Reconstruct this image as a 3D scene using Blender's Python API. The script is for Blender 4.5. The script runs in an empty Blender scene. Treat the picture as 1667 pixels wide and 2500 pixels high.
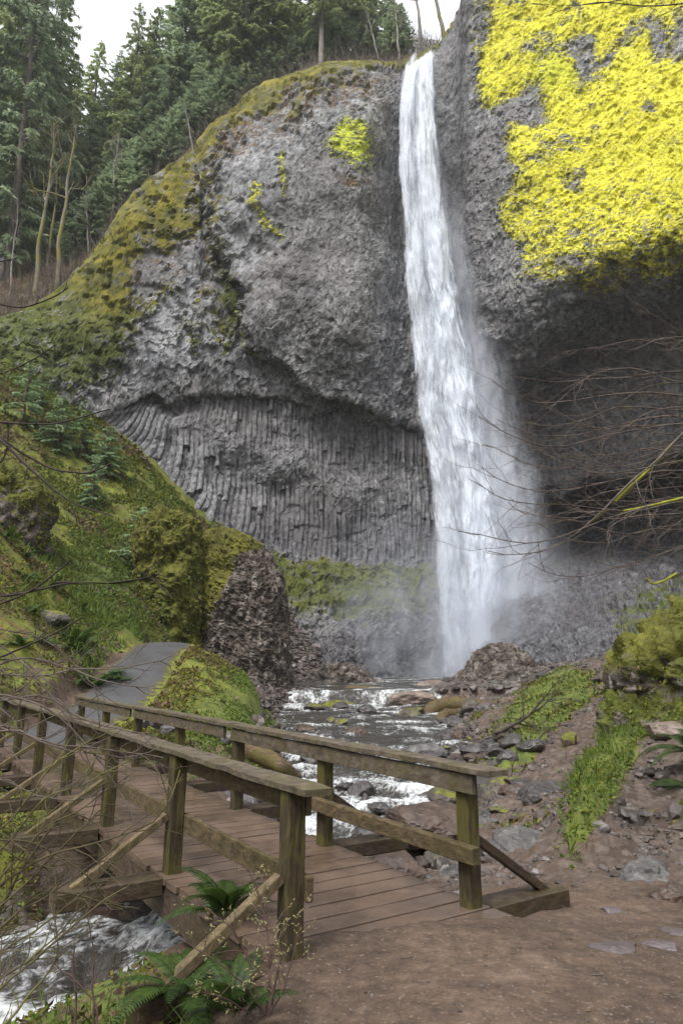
import bpy, math, random
import numpy as np
from mathutils import Vector, Matrix
R = math.radians
rng = np.random.default_rng(7)
random.seed(7)
sc = bpy.context.scene
col = sc.collection

# ------------------------------------------------------------------ camera, sky, sun, exposure
F, PITCH, CZ = 1667.0, R(13.5), 1.72
cp, sp = math.cos(PITCH), math.sin(PITCH)
cam = bpy.data.cameras.new('camera')
cam.sensor_fit = 'VERTICAL'
cam.sensor_height = 36.0
cam.lens = 36.0 * F / 2500.0
cam.clip_start, cam.clip_end = 0.05, 2000.0
cam_o = bpy.data.objects.new('camera', cam)
cam_o.location = (0, 0, CZ)
cam_o.rotation_euler = (R(90) + PITCH, 0, 0)
col.objects.link(cam_o)
sc.camera = cam_o

SUN_EL, SUN_AZ = R(54), R(212)          # azimuth measured from +Y (north) clockwise
world = bpy.data.worlds.new('World')
sc.world = world
world.use_nodes = True
wn = world.node_tree
wn.nodes.clear()
w_out = wn.nodes.new('ShaderNodeOutputWorld')
w_bg = wn.nodes.new('ShaderNodeBackground')
w_sky = wn.nodes.new('ShaderNodeTexSky')
w_sky.sky_type = 'NISHITA'
w_sky.sun_disc = False
w_sky.sun_elevation = SUN_EL
w_sky.sun_rotation = SUN_AZ
w_sky.air_density = 1.0
w_sky.dust_density = 4.0
w_hs = wn.nodes.new('ShaderNodeHueSaturation')
w_hs.inputs['Saturation'].default_value = 0.22
wn.links.new(w_sky.outputs[0], w_hs.inputs['Color'])
w_mx = wn.nodes.new('ShaderNodeMix')           # thin even overcast over the clear sky
w_mx.data_type = 'RGBA'
w_mx.inputs[0].default_value = 0.72
w_mx.inputs[7].default_value = (5.6, 5.75, 6.05, 1)
wn.links.new(w_hs.outputs[0], w_mx.inputs[6])
w_tc = wn.nodes.new('ShaderNodeTexCoord')      # overcast sky: brightest overhead, a third of that at the horizon, dark below it
w_sx = wn.nodes.new('ShaderNodeSeparateXYZ')
w_rp = wn.nodes.new('ShaderNodeValToRGB')
w_el = w_rp.color_ramp.elements
w_el[0].position, w_el[0].color = 0.49, (0.05, 0.05, 0.05, 1)
w_el[1].position, w_el[1].color = 1.0, (1.30, 1.30, 1.30, 1)
w_e2 = w_el.new(0.51)
w_e2.color = (0.24, 0.24, 0.24, 1)
w_e3 = w_el.new(0.80)
w_e3.color = (0.96, 0.96, 0.96, 1)
w_ad = wn.nodes.new('ShaderNodeMath')
w_ad.operation = 'MULTIPLY_ADD'
w_ad.inputs[1].default_value = 0.5
w_ad.inputs[2].default_value = 0.5
w_ml = wn.nodes.new('ShaderNodeMix')
w_ml.data_type = 'RGBA'
w_ml.blend_type = 'MULTIPLY'
w_ml.inputs[0].default_value = 1.0
wn.links.new(w_tc.outputs['Generated'], w_sx.inputs[0])
wn.links.new(w_sx.outputs['Z'], w_ad.inputs[0])
wn.links.new(w_ad.outputs[0], w_rp.inputs[0])
wn.links.new(w_mx.outputs[2], w_ml.inputs[6])
wn.links.new(w_rp.outputs[0], w_ml.inputs[7])
wn.links.new(w_ml.outputs[2], w_bg.inputs['Color'])
w_bg.inputs['Strength'].default_value = 0.15
wn.links.new(w_bg.outputs[0], w_out.inputs['Surface'])

sun = bpy.data.lights.new('sun', 'SUN')
sun.energy = 1.9
sun.angle = R(20)
sun.color = (1.0, 0.97, 0.92)
sun_o = bpy.data.objects.new('sun', sun)
sd_ = Vector((math.sin(SUN_AZ) * math.cos(SUN_EL), math.cos(SUN_AZ) * math.cos(SUN_EL), math.sin(SUN_EL)))
sun_o.rotation_euler = (-sd_).to_track_quat('-Z', 'Y').to_euler()
sun_o.location = (0, -10, 60)
col.objects.link(sun_o)

sc.view_settings.view_transform = 'Standard'
sc.view_settings.look = 'None'
sc.view_settings.exposure = 1.02
sc.view_settings.gamma = 1.0
sc.render.engine = 'CYCLES'
sc.cycles.use_denoising = True
sc.cycles.max_bounces = 6
sc.cycles.diffuse_bounces = 3
sc.cycles.glossy_bounces = 2
sc.cycles.transmission_bounces = 3
sc.cycles.transparent_max_bounces = 24
sc.cycles.volume_bounces = 1


# ------------------------------------------------------------------ projection helpers
def at(px, py, Y):
    v = (1250.0 - py) / F
    t = Y / (cp - v * sp)
    return np.array([(px - 833.5) / F * t, Y, CZ + t * (sp + v * cp)])


def atv(px, py, Y):
    px, py, Y = np.broadcast_arrays(np.asarray(px, float), np.asarray(py, float), np.asarray(Y, float))
    v = (1250.0 - py) / F
    t = Y / (cp - v * sp)
    return np.stack([(px - 833.5) / F * t, Y, CZ + t * (sp + v * cp)], -1)


def atz(px, py, z):
    v = (1250.0 - py) / F
    k = (sp + v * cp) / (cp - v * sp)
    return at(px, py, (z - CZ) / k)


def proj(P):
    d = P[..., 2] - CZ
    f = np.maximum(P[..., 1] * cp + d * sp, 0.05)
    u = -P[..., 1] * sp + d * cp
    return 833.5 + F * P[..., 0] / f, 1250 - F * u / f


# ------------------------------------------------------------------ numpy noise
def _h(ix, iy, iz, seed):
    h = (ix.astype(np.int64) * 374761393 + iy.astype(np.int64) * 668265263 + iz.astype(np.int64) * 2147483647 + seed * 1274126177) & 0xFFFFFFFF
    h = ((h ^ (h >> 13)) * 1274126177) & 0xFFFFFFFF
    h = ((h ^ (h >> 16)) * 2246822519) & 0xFFFFFFFF
    return ((h ^ (h >> 15)) & 0xFFFFFF) / float(0xFFFFFF)


def vn(P, seed=0):
    P = np.asarray(P, float)
    i = np.floor(P).astype(np.int64)
    f = P - i
    f = f * f * f * (f * (f * 6 - 15) + 10)
    out = 0
    for dx in (0, 1):
        wx = f[..., 0] if dx else 1 - f[..., 0]
        for dy in (0, 1):
            wy = f[..., 1] if dy else 1 - f[..., 1]
            for dz in (0, 1):
                wz = f[..., 2] if dz else 1 - f[..., 2]
                out = out + wx * wy * wz * _h(i[..., 0] + dx, i[..., 1] + dy, i[..., 2] + dz, seed)
    return out * 2 - 1


def fbm(P, octv=4, seed=0, gain=0.5):
    P = np.asarray(P, float)
    a, s, n = 1.0, 0, 0
    for o in range(octv):
        s = s + a * vn(P * (2.03 ** o), seed + o * 17)
        n += a
        a *= gain
    return s / n


def worley(P, seed=0):
    i = np.floor(P).astype(np.int64)
    f1 = np.full(P.shape[:-1], 9.0)
    f2 = np.full(P.shape[:-1], 9.0)
    idv = np.zeros(P.shape[:-1])
    for dx in (-1, 0, 1):
        for dy in (-1, 0, 1):
            for dz in (-1, 0, 1):
                c = i + np.array([dx, dy, dz])
                q = np.stack([c[..., k] + _h(c[..., 0], c[..., 1], c[..., 2], seed + 31 * k) for k in range(3)], -1)
                d = np.sum((q - P) ** 2, -1)
                m = d < f1
                f2 = np.where(m, f1, np.minimum(f2, d))
                idv = np.where(m, _h(c[..., 0], c[..., 1], c[..., 2], seed + 999), idv)
                f1 = np.where(m, d, f1)
    return np.sqrt(f1), np.sqrt(f2), idv


def ss(a, b, x):
    t = np.clip((x - a) / (b - a), 0, 1)
    return t * t * (3 - 2 * t)


def poly_sd(px, py, poly):
    """signed distance to a polygon, positive inside"""
    px = np.asarray(px, float)
    py = np.asarray(py, float)
    d = np.full(px.shape, 1e18)
    inside = np.zeros(px.shape, bool)
    n = len(poly)
    for k in range(n):
        x0, y0 = poly[k]
        x1, y1 = poly[(k + 1) % n]
        ex, ey = x1 - x0, y1 - y0
        t = np.clip(((px - x0) * ex + (py - y0) * ey) / (ex * ex + ey * ey + 1e-12), 0, 1)
        d = np.minimum(d, (px - x0 - t * ex) ** 2 + (py - y0 - t * ey) ** 2)
        if abs(ey) > 1e-9:
            c = ((y0 > py) != (y1 > py)) & (px < ex * (py - y0) / ey + x0)
            inside ^= c
    d = np.sqrt(d)
    return np.where(inside, d, -d)


def pmask(px, py, poly, soft):
    return ss(-soft, soft, poly_sd(px, py, poly))


class TPS:
    def __init__(self, xy, z, lam=0.0, scale=1.0):
        self.s = scale
        self.xy = np.asarray(xy, float) / scale
        n = len(self.xy)
        K = self.k(self.xy, self.xy) + lam * np.eye(n)
        Pm = np.hstack([np.ones((n, 1)), self.xy])
        A = np.zeros((n + 3, n + 3))
        A[:n, :n] = K
        A[:n, n:] = Pm
        A[n:, :n] = Pm.T
        self.w = np.linalg.solve(A, np.concatenate([np.asarray(z, float), np.zeros(3)]))

    @staticmethod
    def k(a, b):
        d2 = ((a[:, None, :] - b[None, :, :]) ** 2).sum(-1)
        return 0.5 * d2 * np.log(d2 + 1e-12)

    def __call__(self, x, y):
        x = np.asarray(x, float)
        sh = x.shape
        q = np.stack([x.ravel(), np.asarray(y, float).ravel()], -1) / self.s
        out = np.empty(len(q))
        for a in range(0, len(q), 40000):
            b = q[a:a + 40000]
            out[a:a + 40000] = self.k(b, self.xy) @ self.w[:-3] + self.w[-3] + b @ self.w[-2:]
        return out.reshape(sh)


# ------------------------------------------------------------------ mesh helpers
class MB:
    """collects vertices and faces (any polygon size) of ONE mesh object"""
    def __init__(self):
        self.V, self.Fq, self.Ft, self.n = [], [], [], 0
        self.A = {}

    def add(self, V, Fc, **attrs):
        V = np.asarray(V, float).reshape(-1, 3)
        Fc = np.asarray(Fc, np.int64)
        if len(Fc):
            (self.Fq if Fc.shape[1] == 4 else self.Ft).append(Fc + self.n)
        for k, a in attrs.items():
            self.A.setdefault(k, []).append((self.n, np.broadcast_to(np.asarray(a, float), (len(V),))))
        self.V.append(V)
        self.n += len(V)

    def box(self, c, ax, ay, az, hx, hy, hz):
        c, ax, ay, az = (np.asarray(q, float) for q in (c, ax, ay, az))
        V = [c + ax * hx * i + ay * hy * j + az * hz * k for i in (-1, 1) for j in (-1, 1) for k in (-1, 1)]
        self.add(V, [(0, 1, 3, 2), (4, 6, 7, 5), (0, 4, 5, 1), (2, 3, 7, 6), (0, 2, 6, 4), (1, 5, 7, 3)])

    def beam(self, a, b, w, h, up=(0, 0, 1), segs=10, rough=0.004, seed=0):
        """squared timber from a to b, slightly warped, with bevelled long edges"""
        a, b, up = (np.asarray(q, float) for q in (a, b, up))
        d = b - a
        L = np.linalg.norm(d)
        d = d / L
        s = np.cross(d, up)
        s /= np.linalg.norm(s)
        u = np.cross(s, d)
        bv = min(w, h) * 0.09
        prof = []
        for (i, j) in ((1, 1), (-1, 1), (-1, -1), (1, -1)):
            x, y = i * w / 2, j * h / 2
            if i * j > 0:
                prof += [(x, y - j * bv), (x - i * bv, y)]
            else:
                prof += [(x - i * bv, y), (x, y - j * bv)]
        prof = np.array(prof)
        n = len(prof)
        segs = max(segs, 2)
        ts = np.concatenate([[0], np.linspace(0, 1, segs), [1]])
        V = []
        for q, t in enumerate(ts):
            p = prof.copy()
            if q == 0 or q == len(ts) - 1:
                p = p * 0.93
            else:
                off = bv * 0.0
                pass
            e = 0.0
            if q == 1:
                e = 0.02 * 0
            base = a + d * (L * t)
            V.append(base + p[:, :1] * s + p[:, 1:] * u)
        V = np.array(V)
        V[1] += d * 0.004
        V[-2] -= d * 0.004
        nz = np.stack([fbm(V.reshape(-1, 3) * 3.1 + 7 * k + seed, 3, seed + k) for k in range(3)], -1).reshape(V.shape)
        V = V + nz * rough
        m = len(ts)
        Q = [(q * n + k, q * n + (k + 1) % n, (q + 1) * n + (k + 1) % n, (q + 1) * n + k) for q in range(m - 1) for k in range(n)]
        self.add(V.reshape(-1, 3), Q)
        base = self.n - m * n
        for st in (base, base + (m - 1) * n):
            for k in range(1, n - 2, 2):
                self.Fq.append(np.array([[st, st + k, st + k + 1, st + k + 2]]))

    def tube(self, P, rad, sides=5, **attrs):
        P = np.asarray(P, float)
        n = len(P)
        rad = np.broadcast_to(np.asarray(rad, float), (n,))
        T = np.gradient(P, axis=0)
        T /= np.linalg.norm(T, axis=1)[:, None] + 1e-9
        ref = np.array([0.0, 0, 1.0]) if abs(T[0, 2]) < 0.9 else np.array([1.0, 0, 0])
        A = np.cross(T, ref)
        A /= np.linalg.norm(A, axis=1)[:, None] + 1e-9
        B = np.cross(T, A)
        an = np.arange(sides) * 2 * math.pi / sides
        V = P[:, None, :] + rad[:, None, None] * (np.cos(an)[None, :, None] * A[:, None, :] + np.sin(an)[None, :, None] * B[:, None, :])
        i = np.arange(n - 1)[:, None]
        k = np.arange(sides)[None, :]
        k2 = (k + 1) % sides
        Q = np.stack([i * sides + k, i * sides + k2, (i + 1) * sides + k2, (i + 1) * sides + k], -1).reshape(-1, 4)
        self.add(V.reshape(-1, 3), Q, **attrs)

    def grid(self, G, flip=False, **attrs):
        r, c = G.shape[:2]
        i = np.arange(r - 1)[:, None]
        j = np.arange(c - 1)[None, :]
        Q = np.stack([i * c + j, i * c + j + 1, (i + 1) * c + j + 1, (i + 1) * c + j], -1).reshape(-1, 4)
        if flip:
            Q = Q[:, ::-1]
        self.add(G.reshape(-1, 3), Q, **{k: np.asarray(a).ravel() for k, a in attrs.items()})

    def build(self, name, mat=None, parent=None, smooth=True, loc=None):
        me = bpy.data.meshes.new(name)
        V = np.concatenate(self.V) if self.V else np.zeros((0, 3))
        if loc is not None:
            V = V - np.asarray(loc, float)
        fq = np.concatenate(self.Fq) if self.Fq else np.zeros((0, 4), np.int64)
        ft = np.concatenate(self.Ft) if self.Ft else np.zeros((0, 3), np.int64)
        me.vertices.add(len(V))
        me.vertices.foreach_set('co', V.astype(np.float32).ravel())
        nl = fq.size + ft.size
        me.loops.add(nl)
        me.loops.foreach_set('vertex_index', np.concatenate([fq.ravel(), ft.ravel()]).astype(np.int32))
        me.polygons.add(len(fq) + len(ft))
        st = np.concatenate([np.arange(len(fq)) * 4, fq.size + np.arange(len(ft)) * 3]).astype(np.int32)
        me.polygons.foreach_set('loop_start', st)
        me.polygons.foreach_set('use_smooth', np.full(len(st), bool(smooth)))
        me.update(calc_edges=True)
        me.validate()
        for k, lst in self.A.items():
            a = np.zeros(len(V), np.float32)
            for s0, q in lst:
                a[s0:s0 + len(q)] = q
            at_ = me.attributes.new(k, 'FLOAT', 'POINT')
            at_.data.foreach_set('value', a)
        if mat:
            me.materials.append(mat)
        o = bpy.data.objects.new(name, me)
        col.objects.link(o)
        if parent is not None:
            o.parent = parent
        if loc is not None:
            o.location = loc
        return o


def tag(o, label=None, cat=None, group=None, kind=None):
    if label:
        o['label'] = label
    if cat:
        o['category'] = cat
    if group:
        o['group'] = group
    if kind:
        o['kind'] = kind
    return o


def empty(name, loc=(0, 0, 0), label=None, cat=None, group=None):
    o = bpy.data.objects.new(name, None)
    o.location = loc
    o.empty_display_size = 0.2
    col.objects.link(o)
    return tag(o, label, cat, group)


KIDS = {}


def copy_tree(o, parent=None):
    c = o.copy()
    col.objects.link(c)
    c.parent = parent
    for ch in list(o.children):
        copy_tree(ch, c)
    return c


# ------------------------------------------------------------------ material helpers
class NT:
    def __init__(self, name):
        self.m = bpy.data.materials.new(name)
        self.m.use_nodes = True
        self.t = self.m.node_tree
        self.t.nodes.clear()
        self.out = self.n('ShaderNodeOutputMaterial')

    def n(self, typ, **kw):
        nd = self.t.nodes.new(typ)
        for k, v in kw.items():
            setattr(nd, k, v)
        return nd

    def put(self, sock, v):
        if hasattr(v, 'links') or isinstance(v, bpy.types.NodeSocket):
            self.t.links.new(v, sock)
        elif isinstance(v, (tuple, list)) and len(v) == 3 and sock.type == 'RGBA':
            sock.default_value = (*v, 1)
        else:
            sock.default_value = v

    def pos(self, scale=(1, 1, 1), src='Object', loc=(0, 0, 0), rot=(0, 0, 0)):
        tc = self.n('ShaderNodeTexCoord')
        mp = self.n('ShaderNodeMapping')
        self.put(mp.inputs['Vector'], tc.outputs[src])
        mp.inputs['Scale'].default_value = scale
        mp.inputs['Location'].default_value = loc
        mp.inputs['Rotation'].default_value = rot
        return mp.outputs[0]

    def noise(self, vec, scale, detail=4, rough=0.55, dist=0.0, color=False):
        nd = self.n('ShaderNodeTexNoise')
        self.put(nd.inputs['Vector'], vec)
        nd.inputs['Scale'].default_value = scale
        nd.inputs['Detail'].default_value = detail
        nd.inputs['Roughness'].default_value = rough
        nd.inputs['Distortion'].default_value = dist
        return nd.outputs['Color' if color else 0]

    def vor(self, vec, scale, feature='F1', out='Distance', rand=1.0):
        nd = self.n('ShaderNodeTexVoronoi', feature=feature)
        self.put(nd.inputs['Vector'], vec)
        nd.inputs['Scale'].default_value = scale
        nd.inputs['Randomness'].default_value = rand
        return nd.outputs[out]

    def ramp(self, fac, stops, interp='LINEAR'):
        nd = self.n('ShaderNodeValToRGB')
        nd.color_ramp.interpolation = interp
        e = nd.color_ramp.elements
        while len(e) < len(stops):
            e.new(0.5)
        for q, (p, c) in enumerate(stops):
            e[q].position = p
            e[q].color = (c, c, c, 1) if isinstance(c, (int, float)) else (*c, 1)
        self.put(nd.inputs[0], fac)
        return nd.outputs[0]

    def mix(self, fac, a, b, blend='MIX'):
        nd = self.n('ShaderNodeMix', data_type='RGBA', blend_type=blend)
        self.put(nd.inputs[0], fac)
        self.put(nd.inputs[6], a)
        self.put(nd.inputs[7], b)
        return nd.outputs[2]

    def math(self, op, a, b=0.0, c=None, clamp=False):
        nd = self.n('ShaderNodeMath', operation=op, use_clamp=clamp)
        self.put(nd.inputs[0], a)
        self.put(nd.inputs[1], b)
        if c is not None:
            self.put(nd.inputs[2], c)
        return nd.outputs[0]

    def mr(self, v, a, b, c=0.0, d=1.0):
        nd = self.n('ShaderNodeMapRange', interpolation_type='SMOOTHSTEP')
        self.put(nd.inputs[0], v)
        for q, x in zip((1, 2, 3, 4), (a, b, c, d)):
            nd.inputs[q].default_value = x
        return nd.outputs[0]

    def attr(self, name):
        nd = self.n('ShaderNodeAttribute', attribute_name=name)
        return nd.outputs['Fac']

    def rand(self):
        return self.n('ShaderNodeObjectInfo').outputs['Random']

    def upness(self):
        g = self.n('ShaderNodeNewGeometry')
        s = self.n('ShaderNodeSeparateXYZ')
        self.put(s.inputs[0], g.outputs['Normal'])
        return s.outputs['Z']

    def bump(self, h, strength=0.5, dist=0.02, normal=None):
        nd = self.n('ShaderNodeBump')
        self.put(nd.inputs['Height'], h)
        nd.inputs['Strength'].default_value = strength
        nd.inputs['Distance'].default_value = dist
        if normal is not None:
            self.put(nd.inputs['Normal'], normal)
        return nd.outputs[0]

    def bsdf(self, color, rough=0.85, spec=0.3, normal=None, **kw):
        nd = self.n('ShaderNodeBsdfPrincipled')
        self.put(nd.inputs['Base Color'], color)
        self.put(nd.inputs['Roughness'], rough)
        self.put(nd.inputs['Specular IOR Level'], spec)
        if normal is not None:
            self.put(nd.inputs['Normal'], normal)
        for k, v in kw.items():
            self.put(nd.inputs[k], v)
        return nd.outputs[0]

    def done(self, shader, socket='Surface'):
        self.t.links.new(shader, self.out.inputs[socket])
        return self.m


MAT = {}


def leaf_mat(name, dark, light, transl=0.25, rough=0.6, scale=0.35):
    m = NT(name)
    v = m.attr('var')
    n1 = m.noise(m.pos(), scale, 3)
    f = m.math('ADD', m.math('MULTIPLY', v, 0.6), m.math('MULTIPLY', n1, 0.5))
    f = m.math('ADD', f, m.math('MULTIPLY', m.math('SUBTRACT', m.rand(), 0.5), 0.35), clamp=True)
    c = m.ramp(f, [(0.15, dark), (0.85, light)])
    b = m.bsdf(c, rough, 0.25)
    t = m.n('ShaderNodeBsdfTranslucent')
    m.put(t.inputs[0], c)
    mx = m.n('ShaderNodeMixShader')
    mx.inputs[0].default_value = transl
    m.put(mx.inputs[1], b)
    m.put(mx.inputs[2], t.outputs[0])
    MAT[name] = m.done(mx.outputs[0])
    return MAT[name]


def make_materials():
    # ---- cliff basalt with moss and yellow lichen that grow where the masks say
    m = NT('basalt_cliff')
    p = m.pos()
    big = m.noise(p, 0.12, 3)
    mid = m.noise(p, 0.9, 5, 0.65)
    fine = m.noise(m.pos((1, 1, 0.65), rot=(0, 0.4, 0)), 3.2, 4, 0.75)
    wv = m.vor(m.pos((1.3, 1.3, 0.9)), 1.1, 'F1', 'Color')
    g = m.ramp(mid, [(0.25, (0.105, 0.102, 0.108)), (0.5, (0.20, 0.195, 0.20)), (0.75, (0.33, 0.325, 0.335))])
    tn = m.attr('tone')
    v2 = m.vor(m.pos((1.0, 1.0, 0.6), rot=(0, 0.35, 0)), 3.4, 'F1', 'Color')
    tv = m.math('ADD', m.math('MULTIPLY', tn, 0.55), m.math('MULTIPLY', v2, 0.55))
    g = m.mix(0.62, g, m.ramp(tv, [(0.12, (0.045, 0.044, 0.046)), (0.5, (0.18, 0.178, 0.178)), (0.78, (0.32, 0.318, 0.318)), (1.0, (0.55, 0.55, 0.55))]))
    smooth_zone = m.mr(big, 0.52, 0.64)
    g = m.mix(m.math('MULTIPLY', smooth_zone, 0.6), g, (0.225, 0.217, 0.218))
    g = m.mix(m.mr(big, 0.35, 0.65), g, m.mix(1.0, g, (0.88, 0.86, 0.85), 'MULTIPLY'))
    speck = m.mr(fine, 0.57, 0.70)
    g = m.mix(m.math('MULTIPLY', speck, m.mr(big, 0.62, 0.40, 0.35, 0.85)), g, (0.47, 0.475, 0.485))
    hole = m.mr(fine, 0.47, 0.38)
    g = m.mix(m.math('MULTIPLY', hole, 0.75), g, (0.032, 0.030, 0.033))
    # brown iron staining / old moss
    br = m.attr('brown')
    bmask = m.mr(m.math('ADD', br, m.math('MULTIPLY', m.math('SUBTRACT', m.noise(p, 1.3, 4, 0.7), 0.5), 1.6)), 0.55, 0.75)
    g = m.mix(m.math('MULTIPLY', bmask, 0.8), g, (0.13, 0.075, 0.025))
    # pale crust
    pa = m.attr('pale')
    pmk = m.mr(m.math('ADD', pa, m.math('MULTIPLY', m.math('SUBTRACT', m.noise(p, 1.0, 4, 0.7), 0.5), 1.4)), 0.5, 0.75)
    g = m.mix(m.math('MULTIPLY', pmk, 0.55), g, (0.45, 0.455, 0.47))
    # wet rock, plus shade painted into the right-hand recesses as darker colour
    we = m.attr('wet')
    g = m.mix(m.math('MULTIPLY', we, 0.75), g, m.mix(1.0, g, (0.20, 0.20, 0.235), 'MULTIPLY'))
    mo = m.attr('moss')
    mn = m.noise(p, 0.85, 5, 0.72, 0.3)
    mmask = m.mr(m.math('ADD', mo, m.math('ADD', m.math('MULTIPLY', m.math('SUBTRACT', mn, 0.5), 2.0), m.math('MULTIPLY', m.math('SUBTRACT', fine, 0.5), 1.6))), 0.50, 0.68)
    mcol = m.ramp(m.noise(m.pos(loc=(9, 3, 1)), 0.5, 5, 0.7), [(0.3, (0.035, 0.040, 0.010)), (0.48, (0.115, 0.108, 0.016)), (0.68, (0.24, 0.20, 0.02))])
    og = m.attr('green')
    mcol = m.mix(og, mcol, m.ramp(m.noise(p, 1.3, 5, 0.75), [(0.3, (0.022, 0.030, 0.010)), (0.5, (0.062, 0.075, 0.016)), (0.72, (0.13, 0.150, 0.028))]))
    g = m.mix(mmask, g, mcol)
    fine2 = m.noise(m.pos((1, 1, 1.5), rot=(0, -0.6, 0)), 3.6, 3, 0.75)
    li = m.attr('lichen')
    ln = m.noise(m.pos((1, 1, 1.3), rot=(0, 0.5, 0)), 0.9, 6, 0.78, 0.5)
    lmask = m.mr(m.math('ADD', li, m.math('ADD', m.math('MULTIPLY', m.math('SUBTRACT', ln, 0.5), 1.3), m.math('MULTIPLY', m.math('SUBTRACT', fine2, 0.5), 1.8))), 0.46, 0.62)
    lcol = m.ramp(m.noise(p, 2.4, 5, 0.8), [(0.30, (0.23, 0.21, 0.02)), (0.45, (0.66, 0.615, 0.040)), (0.75, (0.82, 0.79, 0.12))])
    lg = m.attr('limegreen')
    lcol = m.mix(lg, lcol, (0.55, 0.62, 0.06))
    g = m.mix(lmask, g, lcol)
    h = m.math('ADD', m.math('MULTIPLY', mid, 0.6), m.math('MULTIPLY', fine, 0.5))
    h = m.math('ADD', h, m.math('MULTIPLY', m.math('MULTIPLY', lmask, ln), 0.8))
    bp = m.bump(h, 0.9, 0.35)
    MAT['cliff'] = m.done(m.bsdf(g, m.mr(we, 0, 1, 0.9, 0.5), 0.25, bp))

    # ---- ground: mud, moss, litter, gravel
    m = NT('muddy_ground')
    p = m.pos()
    n1 = m.noise(p, 0.8, 5, 0.6)
    n2 = m.noise(p, 7, 5, 0.7)
    n3 = m.noise(p, 34, 4, 0.8)
    mud = m.ramp(n2, [(0.28, (0.045, 0.029, 0.020)), (0.55, (0.104, 0.070, 0.049)), (0.8, (0.175, 0.124, 0.092))])
    mud = m.mix(m.mr(n1, 0.35, 0.62), mud, m.mix(1.0, mud, (0.66, 0.64, 0.62), 'MULTIPLY'))
    mud = m.mix(m.math('MULTIPLY', m.mr(n3, 0.57, 0.68), 0.75), mud, (0.24, 0.185, 0.15))
    mud = m.mix(m.math('MULTIPLY', m.mr(n3, 0.42, 0.30), 0.75), mud, (0.022, 0.015, 0.011))
    rub = m.attr('rubble')
    rc = m.ramp(m.vor(p, 9, 'F1', 'Color'), [(0.1, (0.035, 0.027, 0.023)), (0.9, (0.15, 0.12, 0.105))])
    mud = m.mix(m.math('MULTIPLY', rub, m.mr(n2, 0.35, 0.6)), mud, rc)
    lit = m.attr('litter')
    lc = m.ramp(m.noise(p, 5, 5, 0.75), [(0.3, (0.045, 0.027, 0.012)), (0.5, (0.115, 0.065, 0.028)), (0.72, (0.19, 0.115, 0.05))])
    lmask = m.mr(m.math('ADD', lit, m.math('MULTIPLY', m.math('SUBTRACT', m.noise(p, 1.6, 5, 0.7), 0.5), 1.5)), 0.45, 0.65)
    mud = m.mix(lmask, mud, lc)
    mo = m.attr('moss')
    mn = m.noise(p, 1.1, 6, 0.75)
    mmask = m.mr(m.math('ADD', mo, m.math('MULTIPLY', m.math('SUBTRACT', mn, 0.5), 2.0)), 0.47, 0.62)
    mc = m.ramp(m.noise(m.pos(loc=(3, 8, 0)), 1.7, 6, 0.72), [(0.28, (0.030, 0.036, 0.008)), (0.5, (0.105, 0.115, 0.016)), (0.75, (0.21, 0.215, 0.024))])
    gr = m.attr('green')
    mc = m.mix(gr, mc, m.ramp(m.noise(p, 2.2, 5, 0.7), [(0.3, (0.022, 0.032, 0.009)), (0.7, (0.105, 0.135, 0.026))]))
    c = m.mix(mmask, mud, mc)
    we = m.attr('wet')
    wmask = m.mr(m.math('ADD', we, m.math('MULTIPLY', m.math('SUBTRACT', n1, 0.5), 1.1)), 0.45, 0.75)
    c = m.mix(wmask, c, m.mix(1.0, c, (0.50, 0.47, 0.45), 'MULTIPLY'))
    ro = m.math('SUBTRACT', 0.92, m.math('MULTIPLY', m.math('MULTIPLY', wmask, m.mr(mmask, 0, 1, 1, 0.1)), 0.62))
    bp = m.bump(m.math('ADD', n2, m.math('MULTIPLY', n3, 0.5)), 0.6, 0.03)
    MAT['ground'] = m.done(m.bsdf(c, ro, 0.35, bp))

    # ---- asphalt path
    m = NT('asphalt')
    p = m.pos()
    n2 = m.noise(p, 22, 3, 0.7)
    c = m.ramp(n2, [(0.3, (0.030, 0.029, 0.030)), (0.7, (0.092, 0.090, 0.094))])
    ed = m.mr(m.math('ADD', m.attr('edge'), m.math('MULTIPLY', m.math('SUBTRACT', m.noise(p, 2.2, 5, 0.7), 0.5), 0.9)), 0.72, 0.95)
    c = m.mix(m.mr(m.noise(p, 0.9, 4), 0.4, 0.65), c, (0.045, 0.043, 0.045))
    c = m.mix(ed, c, m.ramp(m.noise(p, 6, 4, 0.8), [(0.35, (0.03, 0.025, 0.014)), (0.65, (0.10, 0.085, 0.035))]))
    MAT['asphalt'] = m.done(m.bsdf(c, 0.62, 0.4, m.bump(n2, 0.6, 0.01)))

    # ---- weathered timbers
    def wood(key, dark, mid, light, moss, stretch, rough=0.8):
        m = NT(key)
        p = m.pos(stretch)
        n1 = m.noise(p, 6, 5, 0.65, 0.6)
        n2 = m.noise(m.pos(), 3.0, 4)
        n3 = m.noise(m.pos(), 40, 3)
        c = m.ramp(n1, [(0.28, dark), (0.5, mid), (0.75, light)])
        c = m.mix(m.math('MULTIPLY', m.mr(n2, 0.45, 0.7), 0.5), c, dark)
        gm = m.mr(m.math('ADD', n2, m.math('MULTIPLY', n1, 0.5)), 0.66, 0.88)
        c = m.mix(m.math('MULTIPLY', gm, moss), c, (0.105, 0.095, 0.014))
        c = m.mix(m.math('MULTIPLY', m.mr(n3, 0.62, 0.72), 0.4), c, light)
        MAT[key] = m.done(m.bsdf(c, rough, 0.3, m.bump(m.math('ADD', n1, m.math('MULTIPLY', n3, 0.2)), 0.8, 0.012)))
    wood('post_wood', (0.016, 0.012, 0.007), (0.040, 0.030, 0.014), (0.085, 0.068, 0.032), 0.42, (5, 5, 0.8))
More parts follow.
